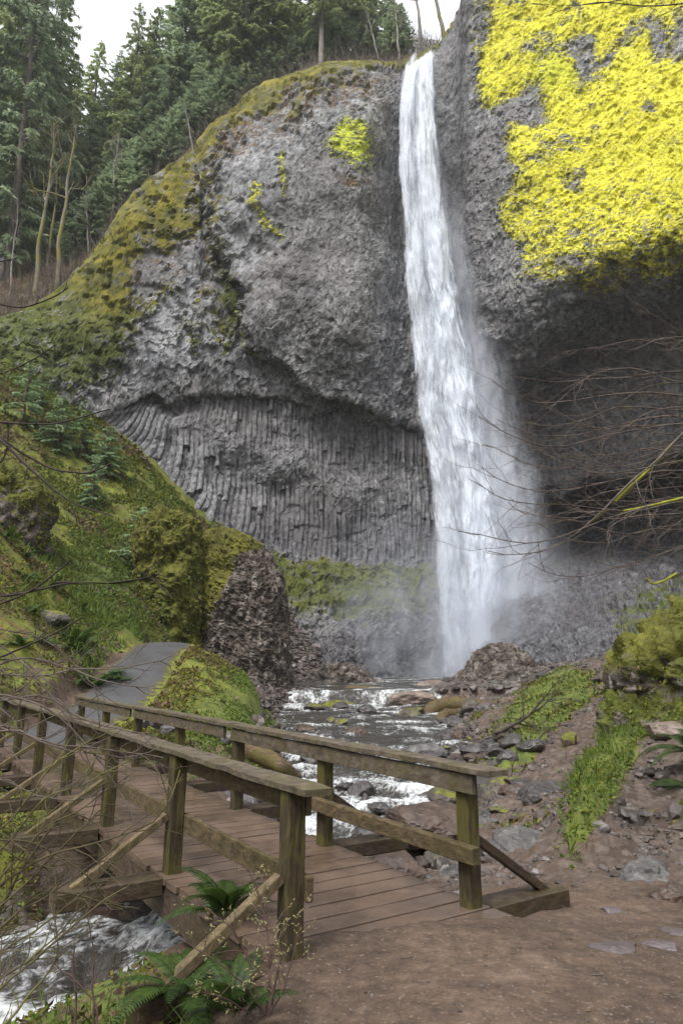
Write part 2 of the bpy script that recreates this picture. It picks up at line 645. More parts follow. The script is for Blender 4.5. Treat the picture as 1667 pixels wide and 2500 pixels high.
    wood('cap_wood', (0.034, 0.026, 0.018), (0.082, 0.064, 0.047), (0.155, 0.128, 0.098), 0.22, (1.6, 1.6, 3))
    wood('rail_wood', (0.024, 0.017, 0.010), (0.075, 0.052, 0.028), (0.15, 0.11, 0.062), 0.15, (1.6, 1.6, 4))
    wood('brace_wood', (0.040, 0.028, 0.014), (0.105, 0.076, 0.042), (0.19, 0.145, 0.088), 0.25, (3, 3, 2))
    wood('beam_wood', (0.022, 0.014, 0.010), (0.052, 0.034, 0.024), (0.10, 0.068, 0.05), 0.15, (2, 2, 4), 0.55)
    wood('log_wood', (0.022, 0.014, 0.009), (0.075, 0.045, 0.026), (0.17, 0.11, 0.07), 0.55, (1.5, 1.5, 4), 0.7)

    m = NT('deck_wood')
    p = m.pos()
    n1 = m.noise(p, 5, 5, 0.65)
    n3 = m.noise(p, 60, 3)
    n0 = m.noise(p, 1.2, 4, 0.6)
    pl = m.attr('plank')
    c = m.ramp(n1, [(0.3, (0.052, 0.033, 0.022)), (0.55, (0.106, 0.071, 0.049)), (0.8, (0.182, 0.128, 0.094))])
    c = m.mix(m.math('MULTIPLY', m.mr(pl, 0.0, 1.0), 0.7), c, (0.062, 0.043, 0.032))
    c = m.mix(m.math('MULTIPLY', m.mr(n0, 0.42, 0.62), 0.55), c, (0.13, 0.086, 0.062))
    c = m.mix(m.math('MULTIPLY', m.mr(n3, 0.6, 0.7), 0.5), c, (0.23, 0.165, 0.125))
    c = m.mix(m.math('MULTIPLY', m.mr(n3, 0.40, 0.30), 0.6), c, (0.03, 0.018, 0.012))
    MAT['deck'] = m.done(m.bsdf(c, m.mr(n0, 0.3, 0.7, 0.28, 0.62), 0.5, m.bump(m.math('ADD', n1, m.math('MULTIPLY', n3, 0.3)), 0.6, 0.008)))

    # ---- rocks
    def rock(key, dark, mid, light, mossamt, rough=0.6, sc_=1.0):
        m = NT(key)
        p = m.pos()
        n1 = m.noise(p, 2.2 * sc_, 6, 0.7, 0.3)
        n2 = m.noise(p, 12 * sc_, 4, 0.7)
        c = m.ramp(n1, [(0.28, dark), (0.5, mid), (0.74, light)])
        c = m.mix(m.math('MULTIPLY', m.mr(n2, 0.56, 0.7), 0.5), c, light)
        c = m.mix(m.math('MULTIPLY', m.mr(n2, 0.42, 0.3), 0.6), c, dark)
        mv = m.math('ADD', m.math('MULTIPLY', m.upness(), 0.55), m.noise(p, 1.7 * sc_, 5, 0.7))
        mk = m.mr(m.math('ADD', mv, mossamt - 0.5), 0.72, 0.88)
        mc = m.ramp(m.noise(p, 5 * sc_, 4, 0.7), [(0.3, (0.035, 0.038, 0.008)), (0.7, (0.165, 0.165, 0.022))])
        c = m.mix(mk, c, mc)
        ro = m.math('ADD', rough, m.math('MULTIPLY', mk, 0.3))
        MAT[key] = m.done(m.bsdf(c, ro, 0.4, m.bump(m.math('ADD', n1, m.math('MULTIPLY', n2, 0.4)), 0.8, 0.05 / sc_)))
    rock('rock_wet', (0.018, 0.016, 0.016), (0.048, 0.043, 0.042), (0.13, 0.12, 0.118), 0.0, 0.38)
    rock('rock_grey', (0.028, 0.026, 0.025), (0.080, 0.075, 0.072), (0.20, 0.195, 0.19), 0.06, 0.6)
    rock('rock_brown', (0.055, 0.036, 0.026), (0.15, 0.112, 0.09), (0.30, 0.245, 0.21), 0.0, 0.7, 0.7)
    rock('rock_redbrown', (0.020, 0.014, 0.010), (0.058, 0.038, 0.028), (0.125, 0.088, 0.068), 0.02, 0.45)
    rock('rock_mossy', (0.022, 0.019, 0.016), (0.060, 0.050, 0.040), (0.14, 0.12, 0.10), 0.34, 0.6)
    rock('rock_moss_full', (0.025, 0.02, 0.014), (0.07, 0.052, 0.034), (0.15, 0.115, 0.08), 0.62, 0.7)
    rock('rock_pink', (0.06, 0.045, 0.045), (0.105, 0.085, 0.087), (0.17, 0.145, 0.15), -0.3, 0.35)

    m = NT('pebble_mix')
    v = m.attr('var')
    c = m.ramp(v, [(0.0, (0.026, 0.021, 0.019)), (0.5, (0.056, 0.043, 0.037)), (0.88, (0.10, 0.080, 0.071)), (1.0, (0.20, 0.18, 0.175))])
    c = m.mix(m.math('MULTIPLY', m.noise(m.pos(), 20, 4), 0.4), c, (0.06, 0.05, 0.045))
    MAT['pebble'] = m.done(m.bsdf(c, 0.5, 0.4))

    # ---- outcrop (loft) material: rock + moss attribute
    m = NT('mossy_outcrop')
    p = m.pos()
    n1 = m.noise(p, 1.6, 6, 0.7)
    v1 = m.vor(m.pos((1, 1, 0.5)), 4.2, 'F1', 'Color')
    c = m.ramp(v1, [(0.05, (0.036, 0.029, 0.024)), (0.55, (0.092, 0.076, 0.064)), (0.95, (0.225, 0.195, 0.172))])
    c = m.mix(m.math('MULTIPLY', m.mr(n1, 0.5, 0.36), 0.7), c, (0.035, 0.026, 0.02))
    mo = m.attr('moss')
    mk = m.mr(m.math('ADD', mo, m.math('MULTIPLY', m.math('SUBTRACT', m.noise(p, 1.3, 6, 0.75), 0.5), 1.8)), 0.45, 0.6)
    mc = m.ramp(m.noise(m.pos(loc=(4, 1, 7)), 1.2, 6, 0.75), [(0.28, (0.030, 0.028, 0.008)), (0.5, (0.105, 0.100, 0.020)), (0.75, (0.215, 0.205, 0.034))])
    mc = m.mix(m.attr('green'), mc, m.ramp(m.noise(p, 2.2, 5, 0.7), [(0.3, (0.024, 0.034, 0.009)), (0.7, (0.105, 0.130, 0.022))]))
    c = m.mix(mk, c, mc)
    c = m.mix(m.attr('litter'), c, m.ramp(m.noise(p, 9, 4, 0.8), [(0.35, (0.03, 0.02, 0.014)), (0.7, (0.14, 0.095, 0.07))]))
    MAT['outcrop'] = m.done(m.bsdf(c, 0.9, 0.2, m.bump(m.math('ADD', n1, m.noise(p, 7, 4, 0.7)), 0.9, 0.12)))

    # ---- water of the stream
    m = NT('stream_water')
    fo = m.attr('foam')
    cx = m.n('ShaderNodeCombineXYZ')
    m.put(cx.inputs[0], m.attr('across'))
    m.put(cx.inputs[1], m.attr('along'))
    mp = m.n('ShaderNodeMapping')
    mp.inputs['Scale'].default_value = (1.0, 0.55, 1.0)
    m.put(mp.inputs[0], cx.outputs[0])
    p = mp.outputs[0]
    fn = m.noise(p, 2.2, 6, 0.75, 0.9)
    fn2 = m.noise(p, 11, 5, 0.75, 0.4)
    fm = m.mr(m.math('ADD', fo, m.math('ADD', m.math('MULTIPLY', m.math('SUBTRACT', fn, 0.5), 1.7), m.math('MULTIPLY', m.math('SUBTRACT', fn2, 0.5), 2.1))), 0.40, 1.35)
    dk = m.bsdf((0.034, 0.030, 0.025), 0.16, 0.5, m.bump(m.math('ADD', fn, m.math('MULTIPLY', fn2, 0.5)), 0.8, 0.16))
    wt = m.bsdf((0.66, 0.68, 0.69), 0.6, 0.3, m.bump(m.math('ADD', fn, fn2), 0.8, 0.05))
    mx = m.n('ShaderNodeMixShader')
    m.put(mx.inputs[0], fm)
    m.put(mx.inputs[1], dk)
    m.put(mx.inputs[2], wt)
    MAT['water'] = m.done(mx.outputs[0])

    # ---- falling water: white translucent strands with gaps
    m = NT('falling_water')
    uvn = m.n('ShaderNodeAttribute', attribute_name='flow')
    a = m.attr('body')
    f1 = m.n('ShaderNodeCombineXYZ')
    m.put(f1.inputs[0], m.attr('fu'))
    m.put(f1.inputs[1], m.attr('fv'))
    m.put(f1.inputs[2], m.attr('lay'))
    vec = f1.outputs[0]

    def stretch(sx, sy):
        mp = m.n('ShaderNodeMapping')
        m.put(mp.inputs[0], vec)
        mp.inputs['Scale'].default_value = (sx, sy, 1)
        return mp.outputs[0]
    s1 = m.noise(stretch(1.3, 0.13), 1.0, 4, 0.62, 0.7)
    s2 = m.noise(stretch(3.2, 0.42), 1.0, 5, 0.72, 0.9)
    s3 = m.noise(stretch(0.6, 0.30), 1.0, 4, 0.6, 1.0)
    ph = m.math('ADD', m.math('MULTIPLY', m.attr('fv'), 0.16), m.math('MULTIPLY', m.noise(stretch(0.85, 0.07), 1.0, 3, 0.6, 0.4), 5.5))
    ph = m.math('ADD', ph, m.math('MULTIPLY', m.attr('lay'), 0.37))
    saw = m.math('SUBTRACT', 0.62, m.math('FRACT', ph))
    plume = m.math('MULTIPLY', saw, m.mr(m.attr('fv'), 62, 48))
    den = m.math('ADD', m.math('MULTIPLY', s1, 0.9), m.math('MULTIPLY', s2, 0.6))
    den = m.math('ADD', den, m.math('MULTIPLY', s3, 0.7))
    den = m.math('ADD', den, m.math('MULTIPLY', plume, 0.30))
    den = m.math('MULTIPLY', m.math('SUBTRACT', den, 1.10), m.math('MULTIPLY', m.attr('stk'), m.mr(m.attr('fv'), 8, 52, 0.45, 1.0)))
    al = m.math('ADD', a, m.math('MULTIPLY', den, 2.3))
    al = m.mr(al, 0.25, 1.05)
    al = m.math('MULTIPLY', al, m.attr('amax'))
    df = m.bsdf((0.84, 0.88, 0.96), 0.8, 0.1)
    tl = m.n('ShaderNodeBsdfTranslucent')
    tl.inputs[0].default_value = (0.86, 0.90, 0.97, 1)
    mx = m.n('ShaderNodeMixShader')
    mx.inputs[0].default_value = 0.35
    m.put(mx.inputs[1], df)
    m.put(mx.inputs[2], tl.outputs[0])
    tr = m.n('ShaderNodeBsdfTransparent')
    m2 = m.n('ShaderNodeMixShader')
    m.put(m2.inputs[0], al)
    m.put(m2.inputs[1], tr.outputs[0])
    m.put(m2.inputs[2], mx.outputs[0])
    MAT['fall'] = m.done(m2.outputs[0])

    # ---- bark and twigs
    def bark(key, dark, light, moss=0.0, mosscol=(0.16, 0.15, 0.012), scale=3.0):
        m = NT(key)
        n1 = m.noise(m.pos((1, 1, 0.25)), scale, 4, 0.7)
        c = m.ramp(n1, [(0.3, dark), (0.7, light)])
        if moss:
            c = m.mix(m.math('MULTIPLY', m.mr(m.noise(m.pos(), scale * 0.5, 3), 0.62 - 0.3 * moss, 0.74 - 0.3 * moss), 0.9), c, mosscol)
        MAT[key] = m.done(m.bsdf(c, 0.85, 0.2))
    bark('bark_conifer', (0.055, 0.043, 0.036), (0.17, 0.14, 0.12))
    bark('bark_pale', (0.13, 0.11, 0.10), (0.33, 0.30, 0.28), 0.2, (0.12, 0.115, 0.03))
    bark('bark_mossy', (0.10, 0.085, 0.055), (0.27, 0.24, 0.19), 0.55, (0.17, 0.155, 0.035), 1.2)
    bark('twig_brown', (0.036, 0.027, 0.024), (0.165, 0.132, 0.112), 0.12, (0.10, 0.09, 0.03), 6)
    bark('twig_dark', (0.022, 0.016, 0.014), (0.065, 0.05, 0.042), 0.15, (0.06, 0.07, 0.02), 6)
    bark('twig_olive', (0.034, 0.028, 0.016), (0.105, 0.086, 0.046), 0.35, (0.12, 0.115, 0.04), 5)
    bark('twig_red', (0.05, 0.028, 0.024), (0.13, 0.085, 0.07), 0.0, (0.1, 0.1, 0.02), 5)
    bark('moss_sleeve', (0.13, 0.14, 0.010), (0.30, 0.30, 0.025), 0.0, (0.1, 0.1, 0.02), 12)
    bark('brush', (0.055, 0.047, 0.036), (0.15, 0.13, 0.105), 0.0, (0.1, 0.1, 0.02), 2)
    leaf_mat('needles', (0.085, 0.120, 0.048), (0.520, 0.600, 0.270), 0.55)
    leaf_mat('needles_blue', (0.085, 0.125, 0.068), (0.490, 0.590, 0.350), 0.55)
    leaf_mat('needles_sapling', (0.050, 0.090, 0.042), (0.40, 0.52, 0.28), 0.45, scale=0.9)
    leaf_mat('moss_leaf', (0.032, 0.036, 0.007), (0.205, 0.200, 0.026), 0.3, 0.7, 1.2)
    leaf_mat('green_leaf', (0.022, 0.038, 0.009), (0.150, 0.215, 0.034), 0.35, 0.5, 1.5)
    leaf_mat('dead_leaf', (0.045, 0.029, 0.016), (0.190, 0.130, 0.075), 0.2, 0.7, 1.5)
    leaf_mat('fern_leaf', (0.010, 0.022, 0.005), (0.055, 0.095, 0.016), 0.3, 0.5, 4.0)
    leaf_mat('bud', (0.16, 0.14, 0.05), (0.36, 0.33, 0.16), 0.3, 0.5, 9.0)


make_materials()


# ------------------------------------------------------------------ the cliff (one folded rock wall)
RIM = [(-500, 800), (-200, 800), (0, 775), (60, 765), (130, 742), (165, 700), (200, 660), (235, 610), (260, 578), (310, 502), (370, 432),
       (430, 402), (488, 385), (497, 340), (530, 305), (560, 282), (600, 240), (640, 213), (690, 197), (720, 182),
       (775, 158), (800, 150), (850, 149), (905, 151), (955, 163), (975, 168), (987, 166), (1030, 140), (1073, 108), (1084, 88),
       (1098, 70), (1112, 50), (1122, 10), (1130, -60), (1145, -130), (1250, -170), (1700, -200), (2300, -200)]
RX, RY = np.array(RIM, float).T


def rim_py(px):
    return np.interp(px, RX, RY)


CL = [  # px, py, Y
    (-500, 800, 46), (-200, 800, 49), (0, 775, 52), (130, 742, 55), (310, 502, 58.5), (488, 385, 60), (640, 213, 62), (850, 149, 62.5), (985, 166, 62.6), (1073, 108, 62.6),
    (1125, 0, 61.5), (1300, -170, 57), (1500, -190, 53), (1700, -200, 48), (2300, -200, 38),
    (-500, 1100, 40), (-200, 1100, 43), (0, 950, 47), (100, 900, 51.5), (250, 800, 55), (400, 700, 57.5), (500, 600, 59), (700, 500, 61), (950, 500, 62.8),
    (1080, 500, 63), (1200, 400, 59.5), (1400, 400, 55), (1600, 400, 50), (1700, 400, 47), (2300, 400, 36),
    (250, 1000, 54), (400, 1000, 57), (600, 1000, 60), (800, 1000, 62), (1000, 1000, 63.2), (1150, 800, 62.5), (1300, 800, 59), (1500, 800, 53.5), (1667, 800, 49.5), (2300, 800, 38),
    (300, 1120, 53), (400, 1150, 55.5), (600, 1200, 60), (800, 1250, 62), (1000, 1300, 63.5), (1150, 1200, 64), (1300, 1100, 63), (1500, 1100, 58), (1667, 1100, 53), (2300, 1100, 42),
    (450, 1280, 53), (560, 1330, 56), (700, 1350, 59.5), (900, 1370, 61.5), (1050, 1380, 62.5), (1250, 1400, 62), (1450, 1400, 57), (1667, 1400, 51), (2300, 1400, 44),
    (560, 1500, 50), (700, 1500, 54), (900, 1500, 57.5), (1050, 1520, 60.5), (1250, 1520, 58.5), (1450, 1500, 52), (1667, 1500, 45), (2300, 1500, 38),
    (600, 1640, 46), (760, 1620, 50), (900, 1630, 54), (1050, 1640, 58.5), (1250, 1640, 54), (1450, 1600, 47), (1667, 1600, 40), (2300, 1600, 34),
    (600, 1750, 42), (900, 1750, 50), (1250, 1750, 48), (1600, 1750, 38)]
CA = np.array(CL, float)
cliffY = TPS(CA[:, :2], CA[:, 2], 0.002, 500.0)

BULGE = [(490, 385), (488, 450), (500, 540), (530, 620), (585, 720), (590, 790), (615, 850), (680, 900), (740, 960), (820, 990), (900, 1010), (1010, 1040),
         (1120, 1040), (1130, 100), (1000, 60), (850, 60), (640, 120), (540, 200), (470, 300)]
LEDGE = [(-300, 1100), (180, 1030), (250, 1008), (300, 985), (360, 968), (420, 966), (470, 970), (560, 970), (640, 978), (700, 968), (760, 985), (860, 1010), (1020, 1040), (1150, 1040),
         (1150, 1900), (-300, 1900)]
NOSE = [(370, 1000), (460, 985), (560, 1010), (640, 1060), (800, 1100), (980, 1180), (1000, 1210), (840, 1290), (700, 1190), (520, 1120), (400, 1060)]
OVER1 = [(1105, 780), (1180, 850), (1270, 890), (1340, 870), (1400, 800), (1480, 750), (1560, 722), (1667, 700), (2400, 640), (2400, 1410), (1667, 1420), (1300, 1430), (1100, 1400)]
OVER2 = [(1180, 1250), (1290, 1195), (1400, 1195), (1480, 1165), (1580, 1130), (1667, 1105), (2400, 1050), (2400, 1440), (1667, 1430), (1450, 1410), (1280, 1420), (1190, 1380)]
LICH = [
    [(1160, -250), (1160, 0), (1153, 90), (1160, 200), (1170, 262), (1198, 287), (1230, 262), (1272, 238), (1318, 212), (1340, 180), (1345, 140), (1400, 120), (1440, 100), (1440, 180), (1500, 130), (1560, 60), (1586, 50), (1604, 130), (1640, 150), (1660, 40), (1900, -20), (1900, -300)],
    [(1296, 190), (1340, 130), (1425, 128), (1432, 190), (1470, 160), (1530, 90), (1580, 60), (1604, 120), (1680, 160), (2300, 160), (2300, 640), (1667, 690), (1640, 715), (1560, 690), (1490, 745), (1430, 735), (1380, 700), (1300, 690),
     (1262, 690), (1246, 650), (1236, 590), (1214, 545), (1212, 490), (1245, 470), (1262, 430), (1238, 400), (1230, 355), (1238, 300), (1290, 296), (1318, 280), (1312, 220)]]
LICH_L = [[(790, 350), (815, 300), (850, 275), (885, 290), (905, 340), (908, 400), (880, 430), (850, 420), (830, 400), (795, 385)],
          [(680, 362), (694, 362), (702, 410), (704, 450), (690, 500), (682, 430)],
          [(622, 440), (650, 450), (640, 480), (645, 520), (695, 575), (690, 592), (640, 555), (615, 520), (605, 500)],
          [(494, 420), (504, 420), (505, 455), (498, 450)]]
MOSS = [[(-500, 700), (130, 700), (300, 480), (430, 380), (500, 370), (498, 480), (490, 560), (440, 610), (340, 640), (330, 720), (430, 690), (450, 720), (340, 790), (330, 850), (270, 930), (200, 985), (100, 980), (-500, 1200)],
        [(470, 330), (560, 250), (640, 190), (780, 130), (960, 145), (968, 172), (900, 178), (830, 190), (760, 210), (690, 235), (600, 290), (540, 340), (500, 420), (480, 420)],
        [(560, 650), (580, 720), (590, 780), (560, 850), (520, 880), (530, 840), (560, 800), (545, 720)],
        [(730, 170), (900, 165), (905, 235), (880, 240), (850, 200), (800, 240), (740, 300), (700, 280)]]
TALUS = [(430, 1240), (560, 1310), (690, 1365), (800, 1375), (930, 1375), (1056, 1370), (1060, 1520), (980, 1530), (860, 1540), (720, 1560), (600, 1700), (300, 1700)]
TALUS_R = [(1480, 1490), (1560, 1430), (1667, 1400), (2300, 1350), (2300, 1700), (1540, 1640), (1500, 1540)]


def build_cliff():
    NU, NV = 760, 640
    u = np.linspace(-420, 2050, NU)
    top = rim_py(u)
    tv = np.linspace(0, 1, NV) ** 0.97
    PX = np.broadcast_to(u, (NV, NU)).copy()
    PY = top[None, :] + (1760 - top[None, :]) * tv[:, None]
    # warp the feature outlines a little so that they are not clean curves
    q = np.stack([PX / 60, PY / 60, PX * 0], -1)
    wx = fbm(q, 3, 5) * 22
    wy = fbm(q + 40, 3, 9) * 22
    fx, fy = PX + wx, PY + wy
    Y = cliffY(PX, PY)
    edge = PY - top[None, :]
    # rounded rim
    Y = Y + 3.0 * np.exp(-edge / 28.0) * (PX < 1120)
    b = poly_sd(fx, fy, BULGE)
    bf = ss(1010, 870, PX)
    Y = Y - bf * (2.2 * ss(-3, 22, b) + 3.0 * ss(0, 230, b))
    lg = poly_sd(fx, fy, LEDGE)
    Y = Y + 0.75 * ss(-6, 9, lg) - 0.6 * ss(10, 160, lg)
    ns = poly_sd(fx, fy, NOSE)
    Y = Y - 1.2 * ss(-40, 80, ns)
    o1 = poly_sd(fx, fy, OVER1)
    Y = Y + 6.4 * ss(-45, 130, o1) - 3.4 * ss(0, 150, -o1) * ss(1100, 1350, PX) * (o1 < 0) * np.exp(-(np.maximum(700 - PY, 0) / 500) ** 2)
    o2 = poly_sd(fx, fy, OVER2)
    Y = Y + 9.0 * ss(-10, 60, o2)
    # inner seam left of the bulge, alcove at px 410
    al = np.exp(-(((fx - 410) / 70) ** 2 + ((fy - 1000) / 22) ** 2))
    Y = Y + 1.3 * al
    G = atv(PX, PY, Y)
    # ---- masks
    moss = np.zeros_like(PX)
    for k, pl in enumerate(MOSS):
        moss = np.maximum(moss, pmask(fx, fy, pl, (60, 18, 14, 30)[k]) * (0.84, 0.86, 0.85, 0.60)[k])
    moss = np.maximum(moss, 0.50 * pmask(fx, fy, [(480, 380), (560, 300), (560, 420), (575, 600), (620, 760), (560, 860), (470, 900), (420, 800), (480, 640)], 50))
    moss = np.maximum(moss, 0.95 * ss(26, 4, edge) * (PX < 1110))
    green = ss(640, 900, PY + 0.35 * (300 - PX)) * ss(900, 300, PX)
    green = np.maximum(green, pmask(fx, fy, MOSS[2], 12))
    tal = pmask(fx, fy, TALUS, 26)
    moss = np.maximum(moss, tal * 0.80 * ss(1620, 1440, PY))
    talr = pmask(fx, fy, TALUS_R, 40)
    moss = np.maximum(moss, talr * 0.6)
    green = np.maximum(green, talr)
    green = np.maximum(green, tal * 0.85)
    # stripes of moss hanging down the slope left
    lich = np.zeros_like(PX)
    for pl in LICH:
        lich = np.maximum(lich, pmask(fx * 0.8 + PX * 0.2, fy * 0.8 + PY * 0.2, pl, 34))
    thin = np.interp(PY, [-300, 400, 520, 620, 700, 760], [0.78, 0.78, 0.68, 0.58, 0.47, 0.35])
    lich = lich * np.minimum(thin, np.where(PX < 1300, np.interp(PY, [0, 300, 420, 800], [0.74, 0.78, 0.70, 0.52]), 0.8))
    gap = fbm(np.stack([PX / 70, PY / 50, PX * 0], -1), 3, 88)
    lich = lich * (1 - 0.30 * ss(0.25, 0.5, gap) * ss(300, 100, np.abs(PX - 1280)))
    for cx, cy, rx, ry in ((1290, 262, 40, 26), (1180, 40, 22, 60), (1300, 130, 22, 18), (1612, 90, 20, 60), (1420, 160, 16, 60), (1590, 275, 18, 14)):
        lich = lich * (1 - 0.55 * np.exp(-((PX - cx) / rx) ** 2 - ((PY - cy) / ry) ** 2))
    lime = np.zeros_like(PX)
    for k, pl in enumerate(LICH_L):
        mk = pmask(PX * 0.6 + fx * 0.4, PY * 0.6 + fy * 0.4, pl, (40, 18, 22, 10)[k]) * 0.68
        lich = np.maximum(lich, mk)
        lime = np.maximum(lime, (mk > 0.05) * (0.75, 0.5, 0.25, 0.5)[k])
    lime = np.maximum(lime, 0.5 * np.exp(-(((PX - 1350) / 60) ** 2 + ((PY - 180) / 50) ** 2)))
    seam = np.exp(-(np.abs(poly_sd(fx, fy, BULGE)) / 12) ** 2) * ss(420, 480, PY) * ss(1060, 820, PY) * (PX < 640)
    lich = np.maximum(lich, seam * 0.46)
    lime = np.maximum(lime, seam * 0.6)
    brown = 0.62 * pmask(fx, fy, [(470, 330), (640, 200), (960, 150), (960, 260), (820, 300), (700, 360), (560, 420), (500, 480)], 50)
    brown = np.maximum(brown, 0.5 * pmask(fx, fy, [(200, 600), (430, 400), (500, 480), (560, 640), (540, 760), (420, 760), (250, 860), (160, 800)], 60))
    brown = np.maximum(brown, 0.75 * np.exp(-(((PX - 850) / 60) ** 2 + ((PY - 445) / 26) ** 2)))
    pale = 0.62 * pmask(fx, fy, [(500, 430), (640, 280), (760, 250), (960, 200), (970, 330), (780, 330), (700, 480), (640, 760), (560, 720), (500, 560)], 50)
    pale = np.maximum(pale, 0.7 * pmask(fx, fy, [(330, 720), (470, 620), (540, 700), (560, 860), (480, 940), (300, 930), (330, 820)], 60))
    pale = np.maximum(pale, 0.45 * pmask(fx, fy, [(640, 780), (980, 800), (1000, 980), (800, 960), (700, 900)], 40))
    wet = 0.85 * pmask(fx, fy, [(1080, 80), (1120, 60), (1150, 300), (1140, 500), (1180, 700), (1140, 900), (1080, 900)], 40)
    wet = np.maximum(wet, 0.9 * ss(1160, 1320, PY) * ss(400, 560, PX) * (1 - 0.85 * tal))
    wet = np.maximum(wet, 0.9 * ss(-30, 60, o2))  # shade of the lower cave, painted in as darker rock
    wet = np.maximum(wet, (0.20 + 0.60 * ss(1130, 1230, PY)) * ss(0, 40, o1))  # shade below the overhang put into the rock colour, deeper lower down
    wet = np.maximum(wet, 0.42 * ss(0, 14, lg) * (PX < 1060))
    wet = np.maximum(wet, 0.95 * ss(1370, 1430, PY) * ss(1100, 1200, PX) * (1 - 0.5 * talr))
    wet = np.maximum(wet, 0.45 * ss(0.1, 0.45, fbm(np.stack([PX / 45, PY / 230, PX * 0], -1), 3, 120)) * (PX < 1000))
    wet = np.maximum(wet, 0.5 * ss(0.1, 0.8, al))  # darker tone inside the small alcove
    # ---- displacement along the normal
    du = np.gradient(G, axis=1)
    dv = np.gradient(G, axis=0)
    N = np.cross(du, dv)
    N /= np.linalg.norm(N, axis=-1)[..., None] + 1e-9
    N = np.where((N[..., 1] > 0)[..., None], -N, N)
    colm = np.clip(ss(0, 14, lg) * ss(1400, 1350, PY) * (1 - tal) + ss(-10, 30, o1) * ss(1450, 1410, PY) * 0.35, 0, 1)
    shat = np.clip(0.9 * ss(-10, 40, ns) + 0.6 * ss(0.05, 0.25, fbm(np.stack([PX / 120, PY / 55, PX * 0], -1), 3, 77)), 0, 1)
    colm = colm * (1 - 0.75 * shat)
    fac = np.clip(1 - colm, 0.12, 1)
    blk0 = np.clip(ss(700, 900, PY) + ss(1100, 1180, PX) * 0.4 + ss(420, 300, PY) * .3, 0, 1)
    d = 0.9 * fbm(G / 7.0, 3, 21)
    d = d + (0.24 + 0.18 * blk0) * fbm(G / np.array([2.6, 2.6, 3.4]), 5, 3, 0.58) * fac
    f1, f2, cid = worley(G / np.array([0.85, 0.85, 1.15]), 11)
    blk = 0.22 + 0.78 * np.clip(ss(700, 900, PY) + ss(1100, 1180, PX) * 0.4 + ss(420, 300, PY) * .3, 0, 1)
    d = d + fac * blk * 0.26 * (cid - 0.5)
    spk = cid
    f1, f2, cid = worley(G / np.array([0.40, 0.40, 0.58]), 19)
    d = d + fac * (0.35 + 0.65 * blk) * 0.20 * (cid - 0.5)
    spk = 0.4 * spk + 0.6 * cid
    # columns
    lean = 0.45 * ss(440, 230, PX)
    hx = G[..., 0] - lean * (G[..., 2] - 23) + 0.25 * fbm(G / np.array([3, 3, 9.0]), 2, 31)
    wcol = 0.44
    ci = np.floor(hx / wcol)
    cf = hx / wcol - ci
    r1 = _h(ci.astype(np.int64), ci.astype(np.int64) * 0, ci.astype(np.int64) * 0 + 3, 5)
    brk = np.floor(G[..., 2] / (1.6 + 2.4 * r1) + r1 * 9)
    r2 = _h(ci.astype(np.int64), brk.astype(np.int64), ci.astype(np.int64) * 0 + 7, 8)
    prof = 0.34 * np.clip(1 - (2 * cf - 1) ** 4, 0, 1) + 0.60 * (r2 - 0.5) + 0.25 * (r1 - 0.5)
    d = d + 0.72 * colm * prof
    tone = spk * (1 - colm) + colm * np.clip(0.15 + 0.75 * r2 - 0.5 * (cf < 0.14), 0, 1)
    # clumps of moss and lichen stand proud of the rock
    cl = fbm(G / 0.8, 4, 55)
    d = d + 0.22 * ss(0.3, 0.7, lich + 0.9 * cl) * (lich > 0.02) + 0.4 * ss(0.35, 0.7, moss + 0.9 * cl) * (moss > 0.05)
    # rubble on the talus feet
    foot = ss(1480, 1600, PY)
    d = d * (1 - 0.3 * foot) + 0.35 * foot * worley(G / 0.9, 23)[2]
    G = G + N * (d * ss(-1, 12, edge))[..., None]
    mb = MB()
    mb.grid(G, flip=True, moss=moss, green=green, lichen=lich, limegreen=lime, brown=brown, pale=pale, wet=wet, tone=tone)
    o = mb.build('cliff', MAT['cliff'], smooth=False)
    tag(o, kind='structure')
    return G[0].copy(), u


RIMP, RIMU = build_cliff()


# ------------------------------------------------------------------ forest hill behind the rim
TREES = []   # filled below: px, base py, top py, Y, sort
HILLP = [(-300, 700, 66), (-100, 690, 66), (20, 690, 63), (90, 690, 63), (140, 700, 60.5), (60, 640, 70), (180, 625, 68), (240, 560, 67), (300, 480, 68), (360, 410, 68),
         (480, 340, 70), (590, 248, 65), (665, 205, 66), (780, 150, 66), (850, 140, 67), (930, 145, 68), (1000, 130, 70), (1060, 100, 72),
         (0, 560, 84), (200, 480, 84), (400, 310, 86), (600, 170, 84), (800, 120, 86), (1000, 100, 88), (-300, 560, 90)]


